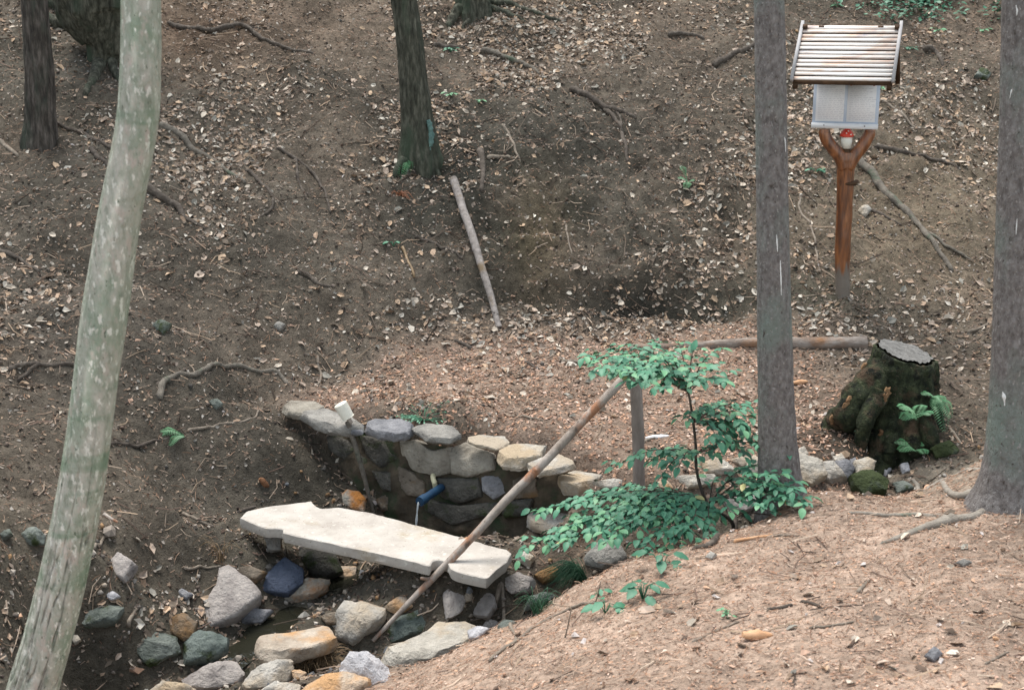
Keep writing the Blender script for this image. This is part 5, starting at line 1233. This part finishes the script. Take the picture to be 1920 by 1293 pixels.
    for s in (-.62, .62):
        V, Fc = tube(np.array([L(s * hw, .024, zb + .012), L(s * hw, .03, zb + .012)]), [.004, .003], 8, amp=0); obj('screw', V, Fc, M['slat_dark'], parent=e)
    # roof
    ridge_z = 141 * pz; eave_z = 46 * pz; run = .30; hwid = 80.5 * pz / math.cos(th); nS = 13; fo = .10
    rid_f = fo - run * .55; eav_f = rid_f + run; off = -.004
    sl = np.array([0, eav_f - rid_f, eave_z - ridge_z]); sl3 = fr * sl[1] + up * sl[2]; Ls = np.linalg.norm(sl3); sd_ = sl3 / Ls; nn = np.cross(r_, sd_); nn = nn if nn[2] > 0 else -nn
    pitch_ = Ls / nS
    for k in range(nS):
        c0 = L(off, rid_f, ridge_z) + sd_ * ((k + .5) * pitch_) + nn * (.0 + .003 * (k % 2)) + r_ * random.uniform(-.003, .003)
        V, Fc = box(c0, hwid, pitch_ * (.325 if k else .42), .003, np.array([r_, sd_, nn])); obj('roof_slat', V, Fc, M['slat'], parent=e)
    V, Fc = box(L(off, rid_f, ridge_z) + sd_ * Ls / 2 - nn * .024, hwid - .01, Ls / 2, .005, np.array([r_, sd_, nn])); obj('gap_shade_sheet', V, Fc, M['gap'], parent=e)  # black sheet added under the slats as the shade in their gaps
    for s in (-1, 1):
        V, Fc = box(L(off + s * (hwid + .008), rid_f, ridge_z) + sd_ * (Ls / 2 - .01) + nn * .004, .008, Ls / 2 + .012, .013, np.array([r_, sd_, nn])); obj('side_batten', V, Fc, M['batten'], parent=e)
        V, Fc = box(L(off + s * (hwid - .01), rid_f, ridge_z) + sd_ * (Ls * .5) - nn * .032, .012, Ls / 2 + .02, .014, np.array([r_, sd_, nn])); obj('rafter', V, Fc, M['slat_dark'], parent=e)
    # rear slope
    sl2 = -fr * sl[1] + up * sl[2]; sb = sl2 / Ls; n2 = np.cross(r_, sb); n2 = n2 if n2[2] > 0 else -n2
    for k in range(nS):
        c0 = L(off, rid_f, ridge_z) + sb * ((k + .5) * pitch_); V, Fc = box(c0, hwid, pitch_ * .46, .006, np.array([r_, sb, n2])); obj('roof_slat', V, Fc, M['slat_dark'], parent=e)
    for s in (-1, 1):
        V, Fc = box(L(off + s * (hwid - .01), rid_f, ridge_z) + sb * (Ls * .5) - n2 * .022, .012, Ls / 2 + .02, .014, np.array([r_, sb, n2])); obj('rafter', V, Fc, M['slat_dark'], parent=e)
        V, Fc = box(L(off + s * hwid * .62, rid_f - .0, ridge_z - .2), .014, .014, .2, AX); obj('roof_strut', V, Fc, M['slat_dark'], parent=e)
    V, Fc = box(L(off, eav_f - .02, eave_z - .008), hwid + .004, .012, .012, AX); obj('eave_beam', V, Fc, M['slat_dark'], parent=e)
    # toadstool ornament
    B = at_y(1587, 268, yb - .01); T_ = at_y(1587, 240, yb - .01); h = T_[2] - B[2]
    m_ = empty('toadstool_ornament', B, 'little red-capped white toadstool sitting in the fork of the sign post', 'ornament')
    V, Fc = tube(np.array([B - [0, 0, .03], B + [0, 0, h * .1], B + [0, 0, h * .3], B + [0, 0, h * .52]]), [.024, .031, .029, .022], 20, amp=.03); obj('stem', V, Fc, M['white'], parent=m_)
    prof = [(.42, .018), (.42, .037), (.47, .0395), (.58, .036), (.75, .029), (.9, .019), (.98, .009), (1.0, .002)]
    V, Fc = tube(np.array([B + [0, 0, h * t] for t, _ in prof]) + np.arange(8)[:, None] * [0, 0, 1e-5], [q for _, q in prof], 24, amp=.02); obj('cap', V, Fc, M['red'], parent=m_)
    for a, t, q in ((-1.9, .68, .032), (-1.2, .6, .036), (-1.55, .82, .025)):
        c0 = B + np.array([math.cos(a) * q, math.sin(a) * q, h * t]); V, Fc = tube(np.array([c0 + [0, .002, -.003], c0 + [0, -.0015, 0], c0 + [0, -.002, .003]]), [.002, .005, .002], 8, amp=0); obj('white_spot', V, Fc, M['white'], parent=m_)
    V, Fc = tube(np.array([B - [0, 0, .09], B - [0, 0, .05], B - [0, 0, .02]]), [.022, .026, .018], 12, amp=.25, nsc=30); obj('fork_stub', V, Fc, M['slat_dark'], parent=e)
sign()

# ------------------------------------------------------------------ plants
def leaf_geo(L=1.0, Wd=.56, fold=.10, droop=.12, n=6, wav=.02):
    V = [(0, 0, 0)]; 
    for i in range(1, n):
        t = i / n; w_ = Wd * .5 * math.sin(math.pi * t ** .85) ** .8; z = -droop * t * t
        V += [(t * L, -w_, z + fold * w_ + wav * (-1) ** i), (t * L, 0, z), (t * L, w_, z + fold * w_ + wav * (-1) ** (i + 1))]
    V.append((L, 0, -droop)); Fc = [(0, 1, 2), (0, 2, 3)]
    for i in range(n - 2):
        a = 1 + 3 * i; Fc += [(a, a + 3, a + 4, a + 1), (a + 1, a + 4, a + 5, a + 2)]
    a = 1 + 3 * (n - 2); e = len(V) - 1; Fc += [(a, e, a + 1), (a + 1, e, a + 2)]
    return np.array(V), Fc
LEAFM = []
for k in range(12):
    V, Fc = leaf_geo(1, random.uniform(.52, .66), random.uniform(.1, .5), random.uniform(.05, .4), wav=random.uniform(0, .03))
    LEAFM.append((V, Fc, mesh_np('leaf', V, Fc, M[['leaf', 'leaf_b', 'leaf', 'leaf_c', 'leaf', 'leaf_b', 'leaf', 'leaf_b', 'leaf_c', 'leaf', 'leaf_b', 'leaf_y' if k == 11 else 'leaf'][k]], smooth=True)))

def frame_to(d, upv):
    d = d / np.linalg.norm(d); s = np.cross(upv, d); s /= np.linalg.norm(s); u_ = np.cross(d, s); return np.array([d, s, u_])   # rows

def sapling():
    ys = 4.85
    base = hit(1392, 1000) ; base[1] = 4.8; base[2] = H(base[0], base[1])
    e = empty('beech_sapling', base, 'young green beech sapling with flat sprays of leaves in front of the post', 'sapling')
    st = [base - [0, 0, .03], at_y(1375, 985, 4.82), at_y(1335, 955, 4.88), at_y(1318, 925, 4.9), at_y(1306, 880, 4.92), at_y(1304, 830, 4.92), at_y(1298, 780, 4.9), at_y(1290, 735, 4.88), at_y(1270, 700, 4.86), at_y(1240, 668, 4.85)]
    C_ = catmull(st, 80); V, Fc = tube(C_, np.linspace(.0085, .003, 80), 10, amp=.12, nsc=40); obj('stem', V, Fc, M['root'], parent=e)
    rr = np.random.RandomState(5); leaves = []
    # sprays: (start px, y) -> (end px, y, side spread, density, sag)
    B = []
    def fan(u0, v0, y0, tips, spread=.2, sub=4):
        for (u1, v1, y1) in tips: B.append(((u0, v0, y0), (u1, v1, y1), spread, sub))
    fan(1290, 735, 4.88, [(1130, 672, 4.9), (1165, 685, 4.85), (1205, 655, 4.95), (1230, 645, 4.9), (1300, 655, 4.9), (1210, 690, 4.75), (1260, 700, 4.68), (1340, 690, 4.8), (1110, 700, 4.72), (1175, 700, 4.62), (1095, 665, 4.8), (1120, 690, 4.65), (1150, 655, 5.0), (1180, 645, 5.05), (1270, 640, 5.05), (1345, 655, 4.95), (1240, 665, 4.7), (1190, 720, 4.6), (1320, 720, 4.7), (1370, 718, 4.75), (1155, 705, 4.7), (1225, 735, 4.62)], .15, 3)
    fan(1300, 790, 4.92, [(1380, 830, 4.85), (1425, 790, 4.8), (1395, 770, 5.0), (1330, 770, 4.8), (1400, 860, 4.7), (1440, 850, 4.85), (1420, 765, 4.9), (1400, 800, 4.8), (1440, 830, 4.75), (1360, 790, 5.0), (1350, 830, 4.7), (1290, 790, 4.7)], .13, 3)
    fan(1304, 850, 4.92, [(1145, 878, 4.85), (1210, 870, 4.9), (1250, 850, 5.0), (1230, 905, 4.75), (1270, 880, 4.75), (1350, 860, 4.8), (1480, 850, 4.7), (1400, 850, 4.85)], .12, 3)
    fan(1325, 940, 4.88, [(1075, 945, 4.85), (1110, 925, 5.0), (1000, 960, 4.9), (1060, 985, 4.72), (975, 1030, 4.65), (1040, 1025, 4.6), (1100, 1010, 4.6), (1130, 960, 4.75), (1180, 930, 4.95), (1190, 985, 4.62), (1240, 950, 4.7), (1200, 1035, 4.5), (1260, 1010, 4.52), (1150, 1000, 4.58), (1160, 940, 4.8), (1290, 1000, 4.55), (1225, 1075, 4.42), (1330, 1020, 4.5), (1090, 975, 4.8), (1210, 960, 4.66), (1130, 1020, 4.55), (1250, 980, 4.6), (1010, 1015, 4.68)], .15, 3)
    fan(1330, 945, 4.88, [(1400, 930, 4.72), (1390, 900, 4.85), (1440, 905, 4.6), (1500, 915, 4.5), (1520, 945, 4.45), (1450, 960, 4.5), (1340, 900, 4.9), (1370, 960, 4.6), (1420, 870, 4.8), (1480, 940, 4.48), (1470, 890, 4.55)], .13, 3)
    for (a, b, spread, sub) in B:
        A0 = at_y(*a); A1 = at_y(*b); L_ = np.linalg.norm(A1 - A0); md = (A0 + A1) / 2 + np.array([0, 0, .03 + .04 * L_])
        tw = catmull([A0, md, A1], 30); V, Fc = tube(tw, np.linspace(.003, .0012, 30), 6, amp=.1); obj('branch', V, Fc, M['root'], parent=e)
        start = .45 if L_ > .35 else .2
        nsub = max(2, int(L_ / .082))
        lines = [tw[int(start * 29):]]
        for k in range(nsub):
            t = start + (1 - start) * (k + .5) / nsub; q = tw[int(t * 29)]; dr_ = (A1 - A0) / L_
            sd2 = np.cross([0, 0, 1], dr_); sd2 /= np.linalg.norm(sd2); sgn = -1 if k % 2 else 1
            ll = spread * (1.05 - t * .6) * rr.uniform(.6, 1.1); en = q + dr_ * ll * .75 + sd2 * sgn * ll * .8 + np.array([0, 0, rr.uniform(-.03, .01)])
            lines.append(catmull([q, (q + en) / 2 + [0, 0, .008], en], 12))
        for ln in lines:
            ld = np.linalg.norm(np.diff(ln, axis=0), axis=1).sum(); nl = max(2, int(ld / .019)); 
            for k in range(nl):
                t = (k + .6) / nl; i0 = min(int(t * (len(ln) - 1)), len(ln) - 2); q = ln[i0]; dd = ln[i0 + 1] - ln[i0]; dd /= np.linalg.norm(dd) + 1e-9
                sd2 = np.cross([0, 0, 1], dd); sd2 /= np.linalg.norm(sd2) + 1e-9; sg_ = -1 if k % 2 else 1
                ang = R(rr.uniform(35, 65)); dv = dd * math.cos(ang) + sd2 * sg_ * math.sin(ang) + np.array([0, 0, rr.uniform(-.2, .06)])
                upv = np.array([rr.normal(0, .22), rr.normal(-.12, .22), 1.0])
                if k == nl - 1: dv = dd + np.array([0, 0, -.1])
                leaves.append((q, dv, upv, rr.uniform(.027, .047), rr.randint(0, 11) if rr.rand() > .012 else 11))
    # the ones nearest the viewer become single leaves
    order = sorted(range(len(leaves)), key=lambda i: -leaves[i][3] / leaves[i][0][1] ** 2)
    print('sapling leaves', len(leaves))
    near = set(order[:300]); VV = []; FF = []; o_ = 0; bb = np.array(e['_b']); MI = []
    for i, (q, dv, upv, s, k) in enumerate(leaves):
        A = frame_to(dv, upv); V0, F0, me = LEAFM[k]
        if i in near:
            lo = bpy.data.objects.new('leaf', me); COL.objects.link(lo); lo.parent = e
            from mathutils import Matrix
            m4 = Matrix([[A[0][r] * s, A[1][r] * s, A[2][r] * s, q[r] - bb[r]] for r in range(3)] + [[0, 0, 0, 1]])
            lo.matrix_local = m4
        else:
            VV.append(V0 @ A * s + q); FF += [tuple(a + o_ for a in f) for f in F0]; o_ += len(V0); MI += [{0: 0, 1: 1, 3: 2}.get(k % 5, 0)] * len(F0)
    if VV:
        o = obj('foliage', np.vstack(VV), FF, [M['leaf'], M['leaf_b'], M['leaf_c']], parent=e, kind='stuff')
        o.data.polygons.foreach_set('material_index', np.array(MI, dtype=np.int32))
sapling()

def fern(u, v, fronds, label, m='fern', name='fern', lpx=1.0, group=None, base=None, cat='fern', pairs=18):
    """fronds: list of (du, dv, dy) tips relative to the base pixel"""
    b0 = hit(u, v) if base is None else np.array(base); e = empty(name, b0, label, cat, group)
    for (du, dv, dy) in fronds:
        tip = at_y(u + du, v + dv, b0[1] + dy); L_ = np.linalg.norm(tip - b0)
        C_ = catmull([b0, (b0 + tip) / 2 + np.array([0, -.02, L_ * .22]), tip], pairs * 2 + 2)
        V, Fc = tube(C_, np.linspace(.0022, .0008, len(C_)), 5, amp=0); parts = [(V, Fc)]
        for i in range(3, len(C_) - 1, 2):
            t = i / len(C_); d = C_[min(i + 1, len(C_) - 1)] - C_[i - 1]; d /= np.linalg.norm(d); s = np.cross([0, -.3, 1], d); s /= np.linalg.norm(s)
            ll = L_ * .24 * math.sin(math.pi * min(1, t * .85 + .12)) * lpx + .004
            for sg_ in (-1, 1):
                dv = s * sg_ + d * .35 + np.array([0, 0, -.15]); A = frame_to(dv, np.array([0, -.25, 1.0])); V0, F0 = leaf_geo(1, .15, .1, .15, n=4); parts.append((V0 @ A * ll + C_[i], F0))
        V, Fc = join(parts); obj('frond', V, Fc, M[m], parent=e)
    return e
FG = 'small ferns'
fern(764, 300, [(-24, 46, -.10), (-14, 40, -.14), (-26, 20, -.05), (6, 22, -.1)], 'curled green fern hanging at the foot of the mid-slope trunk', pairs=16)
fern(1290, 345, [(-14, -35, 0), (-6, 10, -.12), (12, -8, -.05), (-20, -12, -.05)], 'bright green fern in the dead leaves left of the spruce')
fern(1718, 780, [(-35, -18, -.1), (30, -4, -.12), (-30, 5, -.12), (10, -22, -.1)], 'fern sprays sprouting from the front of the stump', base=at_y(1712, 785, hit(1690, 850)[1] - .08))
fern(1748, 742, [(-22, -5, -.05), (20, 12, -.12), (35, 42, -.15), (24, 68, -.15), (12, 30, -.1)], 'long green fern drooping down the right side of the stump', base=at_y(1748, 745, hit(1690, 850)[1] + .0))
fern(1715, 848, [(-40, -22, -.05), (-32, -5, -.1), (15, -18, -.05), (20, 2, -.12), (-10, -28, 0)], 'low fern at the foot of the stump')
fern(345, 815, [(-45, -8, -.05), (-28, 20, -.1), (-48, 0, -.02)], 'small teal fern hanging right of the pale trunk')
def sprig(u, v, n, size, label, m='leaf', name='seedling', spread=30, cat='seedling', tall=.03, seed=1):
    r_ = np.random.RandomState(seed); b0 = hit(u, v); e = empty(name, b0, label, cat)
    for i in range(n):
        a = r_.uniform(0, 6.28); rad = r_.uniform(.3, 1) * spread * scale_px(b0); t = b0 + np.array([math.cos(a) * rad, math.sin(a) * rad * .8, tall * r_.uniform(.4, 1.2)])
        t[2] = max(t[2], H(t[0], t[1]) + .006)
        V, Fc = tube(np.array([b0, (b0 + t) / 2 + [0, 0, tall * .4], t]), [.0018, .0015, .001], 5, amp=0); V0, F0 = leaf_geo(1, .55, .2, .2)
        dv = np.array([math.cos(a), math.sin(a), -.15]); A = frame_to(dv, np.array([0, -.3, 1])); s = size * r_.uniform(.7, 1.2)
        V, Fc = join([(V, Fc), (V0 @ A * s + t, F0)]); obj('leaf', V, Fc, M[m], parent=e)
    return e
sprig(1205, 1126, 11, .058, 'dark green seedling with few leaves on the bank rim', spread=34, m='leaf_c', seed=2, tall=.06)
sprig(1135, 1150, 7, .056, 'small green seedling left of the dark green one', spread=24, m='leaf', seed=3, tall=.05)
sprig(1122, 1118, 4, .028, 'tiny green shoot above the small seedling', spread=16, m='leaf', seed=13)
sprig(1240, 1066, 8, .055, 'low green shoot under the sapling at the bank rim', spread=30, m='leaf_c', seed=4, tall=.05)
sprig(1365, 1160, 8, .018, 'tiny yellow-green seedling in the middle of the bank', spread=18, m='leaf_b', seed=5)
sprig(738, 462, 4, .04, 'green sprig on the slope below the mid-slope trunk', spread=12, m='leaf', seed=6)
sprig(1612, 812, 6, .026, 'little bright plant left of the stump foot', spread=10, m='leaf_b', seed=7)
sprig(795, 788, 44, .018, 'low green clump growing on top of the wall', spread=48, m='leaf', seed=8, name='ground_plant', cat='plant', tall=.02)
sprig(1530, 325, 9, .035, 'green tuft left of the sign post', spread=12, m='leaf', seed=9, name='ground_plant', cat='plant')
sprig(845, 98, 10, .03, 'mossy green tuft below the top centre tree', spread=16, m='leaf', seed=10, name='ground_plant', cat='plant')
sprig(1700, 95, 9, .035, 'green tuft right of the sign roof', spread=16, m='leaf_c', seed=11, name='ground_plant', cat='plant')
sprig(75, 1265, 14, .02, 'green sprouts in front of the foot of the pale trunk', spread=30, m='leaf_b', seed=12, name='ground_plant', cat='plant')
for k, (u0, v0) in enumerate([(845, 182), (898, 195), (1650, 170), (1760, 60), (1842, 62), (1570, 15)]):
    sprig(u0, v0, 7, .035, ['yellow-green shoot on the leaf-strewn slope right of the mid-slope trunk', 'second pale shoot on the leaf-strewn slope above the scarp', 'small green shoot right of the notice board', 'green shoot above the bent root at the upper right', 'green shoot near the top of the far right trunk', 'green shoot above the sign roof'][k], spread=12, m='leaf_b', seed=20 + k)
# ground cover at the top right: uncountable
r = np.random.RandomState(9); VV = []; FF = []; o_ = 0
for i in range(1500):
    u0 = r.uniform(1560, 1910); v0 = r.uniform(-30, 45 if u0 > 1600 else 15) 
    if r.rand() > .55 + .45 * math.sin(u0 * .03 + v0 * .02): continue
    b0 = hit(u0, v0); A = frame_to(np.array([r.normal(), r.normal(), r.uniform(-.2, .6)]), np.array([r.normal(0, .3), -.3, 1.0])); V0, F0 = LEAFM[r.randint(0, 11)][:2]
    VV.append(V0 @ A * r.uniform(.03, .055) + b0 + [0, 0, r.uniform(.01, .10)]); FF += [tuple(a + o_ for a in f) for f in F0]; o_ += len(V0)
obj('ground_cover', np.vstack(VV), FF, M['leaf_c'], kind='stuff', label='low dark green undergrowth along the top of the slope')

def tuft(u, v, n, L_, m, label, dirs, name='sedge_tuft', cat='grass tuft', wdt=.0022, seed=1):
    r_ = np.random.RandomState(seed); b0 = hit(u, v); parts = []
    for i in range(n):
        a = r_.uniform(*dirs[0]); l = L_ * r_.uniform(.6, 1.1); up_ = r_.uniform(*dirs[1]); p0 = b0 + np.array([r_.normal(0, .012), r_.normal(0, .012), 0])
        tip = p0 + np.array([math.cos(a) * l, math.sin(a) * l * .6, up_ * l - l * .25]); mid = p0 + np.array([math.cos(a) * l * .45, math.sin(a) * l * .25, up_ * l * .8 + .02])
        C_ = catmull([p0, mid, tip], 8); parts.append(tube(C_, np.linspace(wdt, .0005, 8), 3, amp=0, caps=False))
    V, Fc = join(parts); return obj(name, V, Fc, M[m], label=label, cat=cat)
tuft(750, 365, 70, .20, 'dryfern', 'dead rust-brown fern hanging below the mid-slope trunk', ((-2.2, -.9), (-1.0, .1)), seed=12, name='dead_fern', cat='fern', wdt=.003)
tuft(1095, 1090, 170, .17, 'sedge', 'dark green sedge tuft arching over the stream rim', ((2.0, 4.3), (.1, .6)), seed=2)
tuft(1010, 1150, 30, .10, 'sedge', 'few thin dark blades on the rim below the sedge', ((0, 6.28), (.3, .9)), seed=4)
tuft(610, 1245, 120, .17, 'drygrass', 'tangled brown dry grass beside the orange stone', ((0, 6.28), (-.1, .5)), seed=3, name='dry_grass', wdt=.0014)
tuft(580, 1270, 70, .15, 'drygrass', 'second wisp of dry grass near the lavender stone', ((0, 6.28), (-.1, .6)), seed=5, name='dry_grass', wdt=.0014)
tuft(415, 1055, 16, .13, 'drygrass', 'thin dry stalks above the largest flat stone', ((0, 6.28), (.5, 1.1)), seed=6, name='dry_grass', wdt=.0014)
for k, (u0, v0) in enumerate([(1058, 1195), (1113, 1135), (1225, 10), (1245, 60)]):
    b0 = hit(u0, v0); hh = [.12, .10, .25, .2][k]
    C_ = catmull([b0 - [0, 0, .01], b0 + [.012, -.02, hh * .5], b0 + [.02, -.03, hh]], 12); V, Fc = tube(C_, np.linspace(.0026, .0013, 12), 6, amp=.1)
    obj('dry_stalk', V, Fc, M['root_pale'], label=['dry upright stalk on the bank above the long branch', 'dry upright stalk beside the small seedling', 'thin pale stalk near the top of the slope', 'second thin pale stalk near the top of the slope'][k], cat='stalk')

# ------------------------------------------------------------------ cones and chips
def lump(u, v, lpx, wpx, ang, m, label, name, cat):
    c0 = hit(u, v); px = scale_px(c0); d = np.array([math.cos(ang), .25, math.sin(ang) * .6]); d /= np.linalg.norm(d); L_ = lpx * px; W_ = wpx * px
    C_ = np.array([c0 + [0, 0, W_ * .3] + d * L_ * t for t in np.linspace(-.5, .5, 16)]); rr = W_ / 2 * np.sin(np.linspace(.25, 2.9, 16)) ** .6
    V, Fc = tube(C_, rr, 14, amp=.22, nsc=70, seed=int(u)); obj(name, V, Fc, m, label=label, cat=cat, sharp=40)
lump(495, 908, 26, 12, -1.2, M['cone'], 'brown conifer cone on the slope above the slab', 'pine_cone', 'cone')
lump(1420, 1196, 62, 20, -.3, M['chip'], 'large orange wood chip on the near bank', 'wood_chip', 'wood chip')
lump(1500, 719, 30, 9, .05, M['chip'], 'orange bark piece on the platform right of the grey spruce', 'wood_chip', 'wood chip')
lump(1868, 1200, 18, 9, -.9, M['chip'], 'small orange chip low on the right of the bank', 'wood_chip', 'wood chip')
lump(462, 957, 38, 9, .35, M['root'], 'brown bark curl lying on the left tip of the slab', 'bark_piece', 'bark')
lump(1232, 821, 46, 8, .0, M['page'], 'whitish splinter of bark beside the upright post', 'bark_piece', 'bark')
lump(880, 1012, 26, 9, .1, M['chip'], 'pinkish chip on the far edge of the slab', 'wood_chip', 'wood chip')
for o in bpy.data.objects:
    if '_b' in o.keys(): del o['_b']
